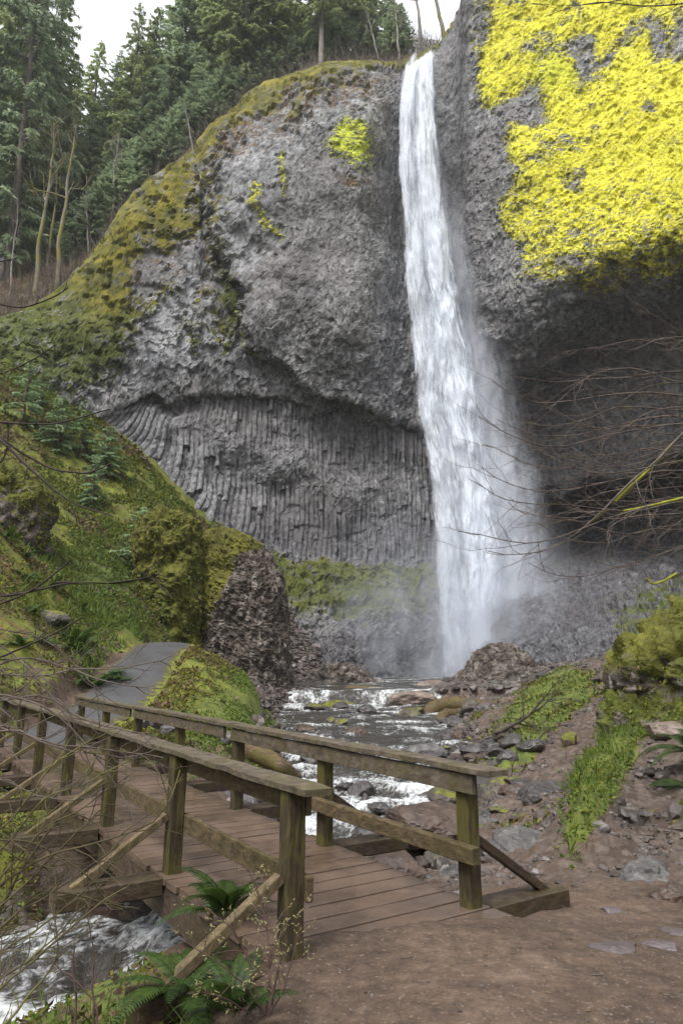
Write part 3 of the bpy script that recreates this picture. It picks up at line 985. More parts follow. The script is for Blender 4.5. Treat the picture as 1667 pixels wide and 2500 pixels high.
def hill():
    keep = RIMU < 1110
    P = RIMP[keep][::18]
    Hh = np.array([at(*q) for q in HILLP])
    extra = np.array([[-80, 120, 78], [-40, 120, 80], [0, 120, 84], [20, 120, 86], [-60, 100, 66], [20, 95, 78]])
    A = np.concatenate([P, Hh, extra])
    t = TPS(A[:, :2], A[:, 2], 0.05, 30.0)
    n = 160
    rp = RIMP[keep]
    idx = np.linspace(0, len(rp) - 1, 300).astype(int)
    rp = rp[idx]
    q = np.linspace(0, 1, n) ** 1.6
    X = rp[None, :, 0] * (1 + 0.25 * q[:, None])
    Yv = rp[None, :, 1] + 0.05 + q[:, None] * (125 - rp[None, :, 1])
    Z = t(X, Yv)
    Z[0] = rp[:, 2] - 0.1
    G = np.stack([X, Yv, Z], -1)
    G[1:, :, 2] += (0.35 * fbm(G / 2.5, 4, 61))[1:] * np.minimum(1, q[1:, None] * 30)
    mb = MB()
    px, py = proj(G)
    ed = np.minimum(1, np.linalg.norm(G - G[:1], axis=-1) / 3.0)
    ms = np.clip(1.0 - ed, 0, 1) * 0.8 + 0.32 * ss(250, 60, px)
    mb.grid(G, flip=False, moss=ms, green=ed * 0 + 0.0, litter=0.8 * ed, rubble=ed * 0, wet=0.75 * ed)
    tag(mb.build('hill', MAT['ground']), kind='structure')
    return t


hillZ = hill()

# ------------------------------------------------------------------ stream course
# X, Y, water level, half width
SC = np.array([[9.0, 66, 1.75, 5.0], [7.5, 58, 1.7, 6.0], [4.6, 50, 1.5, 5.0], [2.6, 44, 1.25, 3.6], [1.6, 39.5, 1.05, 3.5], [1.1, 37.9, 0.95, 3.8], [1.0, 37.2, 0.30, 4.0], [0.9, 35, 0.05, 3.9], [1.0, 30, -0.15, 3.5],
               [0.95, 26, -0.32, 3.1], [1.0, 22, -0.5, 2.75], [0.75, 18.5, -0.65, 2.2], [0.5, 16, -0.78, 1.8], [0.25, 13.5, -0.92, 1.45], [-0.35, 11.4, -1.05, 1.35], [-1.3, 9.7, -1.15, 1.35],
               [-2.4, 8.5, -1.25, 1.35], [-3.3, 7.5, -1.36, 1.4], [-4.3, 6.2, -1.5, 1.6], [-5.6, 4.4, -1.75, 1.8], [-7.5, 2.0, -2.0, 2.0]])


def dense(C, n=700):
    L = np.concatenate([[0], np.cumsum(np.linalg.norm(np.diff(C[:, :2], axis=0), axis=1))])
    s = np.linspace(0, L[-1], n)
    D = np.stack([np.interp(s, L, C[:, k]) for k in range(C.shape[1])], -1)
    K = 11
    ker = np.hanning(K + 2)[1:-1]
    ker /= ker.sum()
    for k in (0, 1, 3)[:D.shape[1] - 1]:
        pad = np.pad(D[:, k], K // 2, mode='reflect', reflect_type='odd')
        D[:, k] = np.convolve(pad, ker, 'valid')
    return D


SD = dense(SC)


def near_line(X, Y, D):
    sh = X.shape
    q = np.stack([X.ravel(), Y.ravel()], -1)
    best = np.full(len(q), 1e9)
    bi = np.zeros(len(q), int)
    for a in range(0, len(D), 4):
        d = (q[:, 0] - D[a, 0]) ** 2 + (q[:, 1] - D[a, 1]) ** 2
        m = d < best
        best = np.where(m, d, best)
        bi = np.where(m, a, bi)
    return np.sqrt(best).reshape(sh), bi.reshape(sh)


# the bridge frame: s runs along the deck away from the camera, c across to the right
B0 = np.array([-0.3305, 4.822, 0.0])
BD = np.array([-0.55003622, 0.83494268, 0.018190])
BN = np.array([0.83508, 0.55013, 0.0])
BZ = np.array([0, 0, 1.0])
LP = 2.12       # post spacing
BW = 1.65       # between the two rows of posts


def br(s, c, z=0.0):
    return B0 + BD * s + BN * c + BZ * z


# asphalt path: X, Y, Z
PATH = np.array([[-7.0, 15.9, 0.14], [-6.8, 17.0, 0.42], [-6.35, 18.5, 0.82], [-6.35, 20.5, 1.36], [-6.65, 23, 2.0], [-7.0, 26, 2.62], [-7.15, 28.5, 3.05], [-7.6, 31, 3.12], [-8.5, 34, 2.9]])
PD = dense(PATH, 200)

GP = [  # photo x, photo y, distance
    (1250, 2350, 4.6), (1600, 2480, 4.2), (1667, 2350, 5.0), (1250, 2260, 5.6), (1450, 2230, 6.1), (1667, 2250, 6.3),
    (1320, 2100, 8.3), (1450, 2110, 7.9), (1540, 2020, 9.0), (1640, 2080, 8.2),
    (1560, 1890, 11.8), (1640, 1800, 14.2), (1667, 1740, 16), (1560, 1820, 13.6), (1490, 1850, 13),
    (1420, 1930, 13), (1420, 1760, 20), (1330, 1800, 18.5), (1250, 1850, 17), (1480, 1620, 32), (1540, 1600, 36), (1440, 1680, 26), (1380, 1640, 33), (1330, 1652, 38), (1280, 1720, 26), (1200, 1790, 23),
    (1250, 1695, 38), (1180, 1720, 33), (1500, 1740, 20),
    # left hillside
    (-200, 1700, 15), (230, 1660, 20.5), (130, 1690, 17.5), (-200, 1500, 18), (0, 1640, 17), (100, 1640, 19), (210, 1620, 22), (290, 1590, 26), (0, 1500, 20), (100, 1500, 23), (210, 1510, 26), (300, 1545, 30),
    (-200, 1370, 20), (0, 1370, 23), (120, 1400, 27), (220, 1460, 31), (0, 1310, 24), (60, 1350, 25.5), (0, 1250, 34), (150, 1320, 36), (300, 1400, 36.5), (340, 1520, 33.5),
    (60, 1200, 37), (-200, 1150, 36), (200, 1200, 43), (300, 1260, 43), (400, 1260, 45), (0, 1020, 43), (100, 1000, 47), (200, 1050, 50), (300, 1090, 52), (380, 1180, 52), (480, 1250, 54), (0, 870, 49.5), (-200, 950, 45),
    # mossy mound between path and stream
    (430, 1630, 22), (460, 1600, 24), (490, 1583, 26), (530, 1592, 27), (580, 1640, 27.5), (640, 1692, 28), (700, 1748, 28.5),
    (420, 1700, 19.5), (480, 1720, 19), (540, 1755, 19), (610, 1780, 19.2), (690, 1795, 21), (560, 1690, 22), (470, 1660, 21.5)]
GXYZ = [(-2, 2, 0), (0, 2, 0), (2, 2, 0), (4, 2, 0.1), (-1, 0, 0), (3, 0, 0.1), (0, -6, 0), (8, -6, 0.3), (-8, -6, 0.3), (-0.6, 4, -0.02), (0.5, 4.5, 0), (0.9, 5.4, -0.02), (1.6, 5.5, -0.03), (2.5, 4.6, 0.0),
        (5.5, 6, 0.35), (7.5, 7, 0.9), (7, 10, 1.1), (9, 13, 2.4), (10.5, 18, 3.2), (13, 24, 3.6), (17, 30, 3.9), (24, 36, 5.5), (15.5, 39, 2.9), (8, 3, .6),
        (1.6, 7.5, -.35), (1.9, 9, -.45), (2.2, 11, -.5), (2.6, 13, -.45), (1.0, 7.2, -.5), (3.2, 11.5, -.1),
        (-1.0, 4.2, -0.12), (-1.4, 3.5, -0.2), (-3, 2, -0.3), (-5, 1, -0.6), (-8, 1, -.6),
        (-4.6, 9.4, -0.5), (-5.2, 10.5, -0.25), (-3.9, 11.4, -0.2), (-5.5, 13, 0.02), (-7, 12, -0.25), (-6.5, 9, -0.55), (-8, 8, -.5), (-11, 8, .4), (-10, 12, 0.3), (-7.5, 14.5, 0.1), (-5.4, 15.2, 0.05), (-4.3, 13.6, -0.08), (-3.3, 14.5, -0.25), (-2.6, 16, -0.3), (-14, 14, 3.5), (-16, 20, 6.5), (-22, 24, 11), (-30, 34, 18),
        (-9.3, 16.5, 0.7), (-7.6, 17.6, 0.5), (-6.4, 17.5, 0.3), (-5.5, 16.8, .15), (-4, 17, .1),
        (-5, 33, 1.4), (-3.5, 34, 1.1), (-6.5, 36, 1.8), (-3, 40, 1.4), (-6, 44, 1.9), (-9, 40, 3.0), (0, 48, 1.8), (5, 56, 1.4), (10, 50, 1.6), (9, 44, 1.9), (14, 46, 2.3), (20, 46, 3.4), (12, 56, 1.9), (20, 56, 3)]
GA = np.concatenate([np.array([at(*q) for q in GP]), np.array(GXYZ, float), PATH[1:]])
groundT = TPS(GA[:, :2], GA[:, 2], 0.004, 12.0)


_rp = [(1418, 2118, 8.0, 0.05), (1422, 2070, 8.6, 0.42), (1432, 2000, 9.3, 0.50), (1462, 1930, 10.6, 0.45), (1490, 1870, 12.2, 0.35), (1512, 1820, 13.8, 0.3), (1530, 1760, 15.5, 0.3)]
RIDGE = dense(np.array([[*at(*q[:3])[:2], q[3]] for q in _rp]), 120)


def ground_h(X, Y, detail=True):
    X = np.asarray(X, float)
    Y = np.asarray(Y, float)
    H = groundT(X, Y)
    P3 = np.stack([X, Y, X * 0], -1)
    dist = np.sqrt(np.maximum(Y, 0) + 3)
    mudflat = np.exp(-((X - 1) / 4.5) ** 2 - ((Y - 3) / 3.6) ** 2)
    pd, pi = near_line(X, Y, PD)
    pth = ss(1.6, 1.0, pd)
    if detail:
        H = H + (1 - 0.93 * mudflat) * (1 - pth) * (0.22 * fbm(P3 / 2.4, 4, 2) * np.clip(dist / 5, 0.35, 1.6) + 0.07 * fbm(P3 / 0.5, 4, 12))
        w = worley(P3 / 0.42, 4)
        H = H + (1 - mudflat) * (1 - pth) * ss(5.5, 7.5, Y) * 0.07 * (w[2] - 0.4) * ss(0.0, 0.2, w[1] - w[0])
        rough = ss(5.6, 7.5, Y) * ss(0.8, 1.8, X) * (1 - 0.8 * mudflat)
        w2 = worley(P3 / 0.62 + 0.3 * fbm(P3, 2, 6)[..., None], 14)
        H = H + rough * (0.13 * (w2[2] - 0.45) * ss(0.02, 0.22, w2[1] - w2[0]) + 0.05 * fbm(P3 / 0.22, 3, 16))
        H = H + mudflat * 0.014 * fbm(P3 / 0.35, 4, 8)
    H = H * (1 - pth) + (PD[pi, 2] - 0.05) * pth
    # grassy ridge between the two mud trails
    rd, ri = near_line(X, Y, RIDGE)
    H = H + RIDGE[ri, 2] * np.exp(-(rd / 0.42) ** 2) * (1 + 0.4 * (fbm(P3 / 0.5, 3, 66) if detail else 0))
    # channel
    sd, si = near_line(X, Y, SD)
    e = sd - SD[si, 3] + 0.35 * fbm(P3 / 1.1, 3, 40)
    lvl = SD[si, 2]
    bank = np.interp(Y, [4, 9, 16, 40], [1.2, 1.0, 1.3, 1.5])
    inside = lvl - 0.06 - 0.30 * ss(0, 0.7, -e)
    a = ss(-0.05, 1, e / bank)
    H = np.where(e < 0, inside, inside * (1 - a) + np.maximum(H, lvl + 0.12) * a)
    # under the deck the soil stays below the planks
    q0, q1 = X - B0[0], Y - B0[1]
    s = q0 * BD[0] + q1 * BD[1]
    c = q0 * BN[0] + q1 * BN[1]
    s0 = -0.17 + 0.42 * ss(1.75, 0.2, c) + 0.10 * fbm(P3 / 0.3, 3, 33)
    lip = ss(-0.9, -0.3, s) * ss(s0 + 0.03, s0, s) * ss(-0.5, -0.1, c) * ss(2.0, 1.7, c)
    H = H * (1 - lip) + lip * np.maximum(H * 0.3, 0.007 + 0.012 * s)
    dk = ss(s0, s0 + 0.05, s) * ss(14.1, 13.5, s) * ss(-0.65, -0.3, c) * ss(2.3, 1.95, c)
    H = np.where(dk > 0, np.minimum(H, H * (1 - dk) + dk * np.minimum(H, 0.0182 * s - 0.13)), H)
    return H, e, pd, mudflat, s, c


def build_ground():
    NV, NU = 760, 620
    w = np.concatenate([np.linspace(1.0, 4.9, 30), np.exp(np.linspace(math.log(5.0), math.log(75.0), NV - 30))])
    Yv = w - 9.0
    Yv[:30] = np.linspace(-45, Yv[30] - 0.1, 30)
    w[:30] = np.linspace(60, w[30], 30)
    r = np.linspace(-1, 1, NU)
    r = r * 0.72 + 0.28 * r ** 3
    X = r[None, :] * w[:, None] * 0.92
    Yg = np.broadcast_to(Yv[:, None], X.shape)
    H, e, pd, mf, s, c = ground_h(X, Yg)
    G = np.stack([X, Yg, H], -1)
    px, py = proj(G)
    px = px + 14 * fbm(G / 0.8, 3, 71)
    py = py + 14 * fbm(G / 0.8, 3, 72)
    far = Yg > 15
    lefthill = ss(-6.5, -8.0, X) * ss(15, 17, Yg)
    moss = np.zeros_like(X)
    moss = np.maximum(moss, 0.70 * ss(-6.4, -9.0, X) * ss(10, 14, Yg))
    mound = ss(-6.9, -5.6, X) * ss(-1.4, -2.2, X) * ss(16.5, 18, Yg) * ss(31, 29, Yg)
    moss = np.maximum(moss, 0.95 * mound)
    tongue = [(1140, 1850), (1180, 1800), (1230, 1740), (1270, 1690), (1330, 1640), (1400, 1630), (1450, 1650), (1452, 1700), (1400, 1740), (1350, 1770), (1320, 1830), (1290, 1870), (1220, 1880)]
    moss = np.maximum(moss, 0.95 * pmask(px, py, tongue, 16) * (X > 1))
    moss = np.maximum(moss, 0.9 * pmask(px, py, [(1370, 1800), (1400, 1780), (1410, 1810), (1390, 1830), (1360, 1830)], 10) * (X > 1))
    strip = [(1385, 1960), (1420, 1850), (1500, 1780), (1530, 1690), (1600, 1640), (1700, 1640), (1660, 1760), (1560, 1820), (1540, 1880), (1470, 1990), (1400, 2100), (1380, 2080)]
    moss = np.maximum(moss, 0.85 * pmask(px, py, strip, 14) * (X > 1))
    litn = ss(-0.8, -1.2, X) * ss(6.6, 5.6, Yg)
    moss = np.maximum(moss, 0.62 * litn * (e > 0))
    moss = np.maximum(moss, 0.85 * ss(-3.6, -4.4, X) * ss(8.0, 9.5, Yg) * ss(13.5, 12, Yg) * ss(0.1, 0.5, e))
    green = np.zeros_like(X)
    green = np.maximum(green, 0.85 * pmask(px, py, [(140, 1400), (200, 1330), (300, 1320), (380, 1380), (370, 1500), (340, 1540), (260, 1500)], 40) * far * (X < -3))
    green = np.maximum(green, 0.75 * pmask(px, py, tongue, 16))
    green = np.maximum(green, 0.6 * mound * ss(-4.3, -3.2, X))
    green = np.maximum(green, 0.6 * pmask(px, py, strip, 14) * (X > 1))
    litter = 0.62 * ss(-7.0, -9.5, X) * ss(12, 15, Yg) * ss(34, 27, Yg)
    litter = np.maximum(litter, 0.55 * ss(38, 44, Yg) * (X < -8))
    litter = np.maximum(litter, 0.4 * mound * ss(-4.2, -5.2, X))
    litter = np.maximum(litter, 0.25 * litn)
    green = np.maximum(green, 0.8 * litn)
    rub = ss(0.9, 0.2, e) * (e > -0.2) + 0.75 * ss(6.5, 8.5, Yg) * (X > 0.5) * (1 - ss(0.2, 0.6, moss)) + ss(30, 36, Yg) * (X > -6)
    rub = np.clip(np.maximum(rub, 0.8 * (e < 0)), 0, 1)
    wet = np.clip(ss(0.8, 0.0, e) + 0.32 + 0.3 * ss(2.0, 3.2, X) * ss(9, 6, Yg), 0, 1) * (1 - 0.6 * ss(0.3, 0.7, moss))
    mb = MB()
    mb.grid(G, moss=moss, green=green, litter=litter, rubble=rub, wet=wet)
    tag(mb.build('ground', MAT['ground']), kind='structure')


build_ground()


def build_path():
    nl, nc = 220, 30
    D = dense(PATH, nl)
    T = np.gradient(D[:, :2], axis=0)
    T /= np.linalg.norm(T, axis=1)[:, None]
    Nn = np.stack([T[:, 1], -T[:, 0]], -1)
    q = np.linspace(-1, 1, nc)
    wid = 1.05 + 0.16 * fbm(np.stack([D[:, 0], D[:, 1], D[:, 0] * 0], -1) / 1.2, 3, 90)
    XY = D[:, None, :2] + Nn[:, None, :] * (q[None, :, None] * wid[:, None, None])
    Z = D[:, 2][:, None] + 0.015 - 0.07 * np.abs(q[None, :]) ** 4
    G = np.concatenate([XY, Z[..., None]], -1)
    G[..., 2] += 0.012 * fbm(G / 0.6, 3, 91)
    mb = MB()
    mb.grid(G, flip=False, edge=np.abs(q)[None, :] + 0 * Z)
    tag(mb.build('path', MAT['asphalt']), kind='structure')


build_path()


def build_stream():
    D = dense(SC, 900)
    nl, nc = len(D), 110
    T = np.gradient(D[:, :2], axis=0)
    T /= np.linalg.norm(T, axis=1)[:, None]
    Nn = np.stack([T[:, 1], -T[:, 0]], -1)
    q = np.linspace(-1, 1, nc)
    XY = D[:, None, :2] + Nn[:, None, :] * (q[None, :, None] * (D[:, 3] + 0.45)[:, None, None])
    Z = np.broadcast_to(D[:, 2][:, None], XY.shape[:2]).copy()
    G = np.concatenate([XY, Z[..., None]], -1)
    s = np.broadcast_to(np.arange(nl)[:, None] * 0.085, Z.shape)
    P = np.stack([XY[..., 0], XY[..., 1], Z * 0], -1)
    a = fbm(P / 0.9, 4, 14)
    b = fbm(P / 0.28, 3, 15)
    amp = np.interp(XY[..., 1], [6, 12, 18, 34, 40, 55], [0.22, 0.24, 0.18, 0.13, 0.06, 0.05])
    rip = 1 - np.abs(fbm(P / np.array([1.3, 0.7, 1]), 3, 44))
    G[..., 2] += amp * (0.8 * a + 0.35 * b + 0.5 * (rip - 0.7))
    grad = -np.gradient(D[:, 2])
    grad = grad / (0.085)
    base = np.interp(XY[..., 1], [4, 7, 9, 12, 16, 19, 24, 30, 35, 36.5, 38.2, 39, 60], [.56, .58, .52, .56, .62, .46, .40, .34, .34, .56, .62, .25, .35])
    foam = base + 0.9 * np.clip(a, -.5, .5) + 0.25 * ss(0.9, 1.0, rip)
    px, py = proj(G)
    for (cx, cy, rx, ry, v) in ((870, 1975, 130, 45, .35), (760, 2080, 70, 60, .3), (990, 1800, 120, 16, -.15), (820, 1880, 60, 14, -.2), (1000, 1885, 90, 20, -.15), (120, 2420, 160, 80, .2), (480, 2210, 70, 70, .12), (760, 1745, 60, 10, -.3)):
        foam = foam + v * np.exp(-((px - cx) / rx) ** 2 - ((py - cy) / ry) ** 2)
    mb = MB()
    mb.grid(G, flip=True, foam=foam, along=s, across=q[None, :] * (D[:, 3] + 0.45)[:, None])
    tag(mb.build('water', MAT['water']), kind='structure')


build_stream()

# ------------------------------------------------------------------ the waterfall
WL = np.array([(100, 985), (166, 985), (200, 975), (270, 966), (400, 963), (480, 970), (560, 976), (660, 980), (760, 990), (900, 1002), (1020, 1012), (1100, 1032), (1250, 1046), (1400, 1050), (1560, 1064), (1690, 1068)], float)
WR = np.array([(100, 1074), (166, 1075), (300, 1084), (450, 1098), (600, 1122), (750, 1148), (900, 1180), (1050, 1206), (1200, 1238), (1350, 1255), (1500, 1255), (1690, 1265)], float)


def waterfall():
    root = empty('waterfall', at(1110, 1650, 60.0), 'tall white waterfall plunging down the notch in the grey basalt cliff', 'waterfall')
    loc = np.array(root.location)

    def sheet(name, lay, yoff, depth, l0, l1, amax, bodyoff, py0=None, py1=1668, nu=70, nv=420, vary=0.6, stk=1.0, esoft=(0.16, 0.2)):
        v = np.linspace(0, 1, nv)
        uu = np.linspace(0, 1, nu)
        mb = MB()
        topL, topR = 166.0, 107.0
        PXl = lambda y: np.interp(y, WL[:, 0], WL[:, 1])
        PXr = lambda y: np.interp(y, WR[:, 0], WR[:, 1])
        py_top = (topL + (topR - topL) * uu) if py0 is None else py0 + uu * 0
        PY = py_top[None, :] + (py1 - py_top[None, :]) * v[:, None]
        L, Rr = PXl(PY), PXr(PY)
        U = l0 + (l1 - l0) * uu[None, :]
        PX = L + (Rr - L) * U
        lip = np.exp(-(PY - py_top[None, :]) / 26.0)
        Yw = 60.6 + yoff + 2.4 * lip + np.interp(PY, [100, 500, 1650], [0.3, 0.0, -0.6])
        e = 2 * uu[None, :] - 1
        Yw = Yw - depth * np.sqrt(np.clip(1 - e * e, 0, 1)) * ss(110, 420, PY)
        G = atv(PX, PY, Yw)
        fu = (U * 7.0) + 0 * PY
        fv = (1690 - PY) * 0.045
        n = fbm(np.stack([fu * 0.9, fv * 0.25, fu * 0 + lay], -1), 3, 200 + int(lay))
        G[..., 1] += vary * n * ss(150, 400, PY)
        G[..., 0] += 0.25 * fbm(np.stack([fu * 0.6, fv * 0.4, fu * 0 + lay + 5], -1), 3, 230 + int(lay)) * ss(200, 600, PY)
        edge = ss(0, esoft[0], uu)[None, :] * ss(1, 1 - esoft[1], uu)[None, :]
        body = bodyoff + 0.95 * edge - 0.35
        body = body * np.ones_like(PY)
        thin = np.interp(PY, [100, 300, 600, 1000, 1400, 1700], [0.12, 0.0, 0.02, 0.0, -0.06, 0.0])
        body = body + thin
        am = amax * ss(0, 0.6 * esoft[0], uu)[None, :] * ss(1, 1 - 0.8 * esoft[1], uu)[None, :] * np.ones_like(PY) * ss(0.0, 0.006, v)[:, None]
        if py0 is not None:
            am = am * ss(0, 0.45 if py0 > 1300 else 0.2, v)[:, None]
        mb.grid(G, flip=True, fu=fu, fv=fv, lay=fu * 0 + lay, body=body, amax=am, stk=fu * 0 + stk)
        return mb.build(name, MAT['fall'], root, loc=loc)
    obs = []
    obs.append(sheet('curtain', 1.3, 0.9, 0.8, -0.02, 1.12, 0.50, 0.42, stk=0.5, esoft=(0.18, 0.5)))
    obs.append(sheet('curtain', 4.7, 0.3, 1.3, 0.00, 1.00, 0.58, 0.18, stk=0.9, esoft=(0.15, 0.28)))
    obs.append(sheet('curtain', 8.1, -0.3, 1.5, 0.02, 0.90, 0.70, 0.08, stk=1.1, esoft=(0.2, 0.3)))
    obs.append(sheet('curtain', 12.9, -0.8, 1.6, 0.32, 0.96, 0.85, 0.20, stk=1.0, esoft=(0.3, 0.4)))
    obs.append(sheet('curtain', 17.3, -1.2, 1.4, -0.02, 0.42, 0.70, 0.04, stk=1.1, esoft=(0.3, 0.3)))
    obs.append(sheet('spray_veil', 22.0, 0.6, 0.8, 0.30, 1.50, 0.36, 0.36, py0=380, stk=0.25, esoft=(0.4, 0.55)))
    obs.append(sheet('spray_veil', 27.0, 0.0, 0.8, 0.35, 1.70, 0.36, 0.36, py0=760, stk=0.25, esoft=(0.4, 0.5)))
    obs.append(sheet('spray_veil', 31.0, -0.6, 0.8, 0.20, 1.80, 0.30, 0.36, py0=1050, stk=0.25, esoft=(0.35, 0.4)))
    obs.append(sheet('spray_veil', 36.0, -1.6, 1.5, -0.9, 2.7, 0.34, 0.30, py0=1380, stk=0.3, esoft=(0.45, 0.5)))
    obs.append(sheet('spray_veil', 41.0, -2.6, 1.5, -1.3, 3.3, 0.30, 0.30, py0=1500, stk=0.3, esoft=(0.45, 0.5)))
    for o in obs:
        o.parent = root
        o.location = (0, 0, 0)
    return root


waterfall()


def mist_material():
    m = NT('spray_mist')
    a = m.noise(m.pos((1, 1, 0.7)), 0.28, 4, 0.6)
    d = m.mr(a, 0.36, 0.74)
    tc = m.n('ShaderNodeTexCoord')
    sp_ = m.n('ShaderNodeVectorMath', operation='LENGTH')
    mp = m.n('ShaderNodeMapping')
    m.put(mp.inputs[0], tc.outputs['Object'])
    mp.inputs['Scale'].default_value = (1 / 17.0, 1 / 6.5, 1 / 16.0)
    m.put(sp_.inputs[0], mp.outputs[0])
    f = m.mr(sp_.outputs['Value'], 1.0, 0.15)
    d = m.math('MULTIPLY', m.math('MULTIPLY', d, f), 0.34)
    pv = m.n('ShaderNodeVolumePrincipled')
    pv.inputs['Color'].default_value = (0.88, 0.92, 1.0, 1)
    pv.inputs['Anisotropy'].default_value = 0.2
    m.put(pv.inputs['Density'], d)
    MAT['mist'] = m.done(pv.outputs[0], 'Volume')


mist_material()


def mist():
    mb = MB()
    nu, nv = 40, 24
    th = np.linspace(0, 2 * math.pi, nu)
    ph = np.linspace(0.02, math.pi - 0.02, nv)
    G = np.stack([17 * np.sin(ph)[:, None] * np.cos(th)[None], 6.5 * np.sin(ph)[:, None] * np.sin(th)[None], 16 * np.cos(ph)[:, None] + 0 * th[None]], -1)
    mb.grid(G[:, :-1])
    V = G[:, :-1]
    mb = MB()
    n = nu - 1
    i = np.arange(nv - 1)[:, None]
    j = np.arange(n)[None, :]
    Q = np.stack([i * n + j, i * n + (j + 1) % n, (i + 1) * n + (j + 1) % n, (i + 1) * n + j], -1).reshape(-1, 4)
    capt = np.arange(n)
    mb.add(V.reshape(-1, 3), Q[:, ::-1])
    # close the two tiny holes
    mb.add([V[0].mean(0), V[-1].mean(0)], np.zeros((0, 3), int))
    tb = len(V.reshape(-1, 3))
    mb.Ft.append(np.stack([np.full(n, tb), capt, (capt + 1) % n], -1))
    mb.Ft.append(np.stack([np.full(n, tb + 1), (nv - 1) * n + (capt + 1) % n, (nv - 1) * n + capt], -1))
    o = mb.build('mist', MAT['mist'])
    o.location = (10.5, 56.0, 2.0)
    tag(o, 'pale spray mist drifting round the foot of the waterfall', 'mist', kind='stuff')


mist()


# ------------------------------------------------------------------ lofted rock bodies: an outline gives size, rings give thickness
def loft(name, rows, Y, ratio, mossf, greenf=None, litterf=None, amp=0.35, freq=2.0, nz=110, na=180, blocky=0.25, seed=0, mat='outcrop', zmin=None):
    rows = np.array(rows, float)          # py, left px, right px from top to bottom
    py = np.linspace(rows[0, 0], rows[-1, 0], nz)
    L = np.interp(py, rows[:, 0], rows[:, 1])
    Rr = np.interp(py, rows[:, 0], rows[:, 2])
    A = atv(L, py, Y)
    B = atv(Rr, py, Y)
    C = (A + B) / 2
    hw = (B[:, 0] - A[:, 0]) / 2
    th = np.linspace(0, 2 * math.pi, na, endpoint=False)
    se = lambda v, p: np.sign(v) * np.abs(v) ** p
    X = C[:, None, 0] + hw[:, None] * se(np.cos(th), 0.85)[None]
    Yy = Y + (hw * ratio)[:, None] * se(np.sin(th), 0.85)[None]
    Z = np.broadcast_to(C[:, None, 2], X.shape)
    G = np.stack([X, Yy, Z], -1)
    Gp = np.concatenate([G, G[:, :1]], 1)
    N = np.cross(np.gradient(Gp, axis=1), np.gradient(Gp, axis=0))[:, :-1]
    N /= np.linalg.norm(N, axis=-1)[..., None] + 1e-9
    out = G - np.stack([C[:, None, 0] + 0 * X, Y + 0 * X, Z], -1)
    N = np.where((np.sum(N * out, -1) < 0)[..., None], -N, N)
    sz = max(0.6, float(hw.max()))
    d = amp * fbm(G / (sz * 0.6), 4, 300 + seed)
    f1, f2, cid = worley(G * np.array([1, 1, 0.6]) * freq, 310 + seed)
    d = d + blocky * (cid - 0.5) * ss(0, 0.15, f2 - f1)
    d = d + amp * 0.35 * fbm(G * freq * 2.5, 3, 330 + seed)
    Gd = G + N * d[..., None]
    px, pyy = proj(G)
    mb = MB()
    n = na
    i = np.arange(nz - 1)[:, None]
    j = np.arange(n)[None, :]
    Q = np.stack([i * n + j, (i + 1) * n + j, (i + 1) * n + (j + 1) % n, i * n + (j + 1) % n], -1).reshape(-1, 4)
    z0 = np.zeros_like(px)
    mo = mossf(px, pyy, N, Gd) + z0
    gr = (greenf(px, pyy, N, Gd) if greenf else 0) + z0
    li = (litterf(px, pyy, N, Gd) if litterf else 0) + z0
    top = Gd[0].mean(0)
    V = np.concatenate([Gd.reshape(-1, 3), top[None]])
    mb.add(V, Q, moss=np.append(mo.ravel(), mo[0].mean()), green=np.append(gr.ravel(), gr[0].mean()), litter=np.append(li.ravel(), li[0].mean()))
    mb.Ft.append(np.stack([np.full(n, nz * n), np.arange(n), (np.arange(n) + 1) % n], -1))
    o = mb.build(name, MAT[mat], smooth=False)
    return o, Gd, N


def scatter_leaves(mb, P, N, size, up=0.5, rs=None, aspect=0.6, droop=0.0):
    """one small pointed leaf (two triangles folded as a quad) per point"""
    n = len(P)
    a = rs.normal(size=(n, 3))
    nn = N * up + a * 0.6
    nn /= np.linalg.norm(nn, axis=1)[:, None] + 1e-9
    t = np.cross(nn, rs.normal(size=(n, 3)))
    t /= np.linalg.norm(t, axis=1)[:, None] + 1e-9
    t[:, 2] -= droop
    b = np.cross(nn, t)
    s = size * rs.uniform(0.55, 1.4, n)[:, None]
    q0 = P
    q1 = P + t * s * 0.55 + b * s * aspect * 0.5
    q2 = P + t * s + nn * s * 0.05
    q3 = P + t * s * 0.55 - b * s * aspect * 0.5
    V = np.stack([q0, q1, q2, q3], 1).reshape(-1, 3)
    Fq = np.arange(4 * n).reshape(n, 4)
    mb.add(V, Fq, var=np.repeat(rs.uniform(0, 1, n), 4))


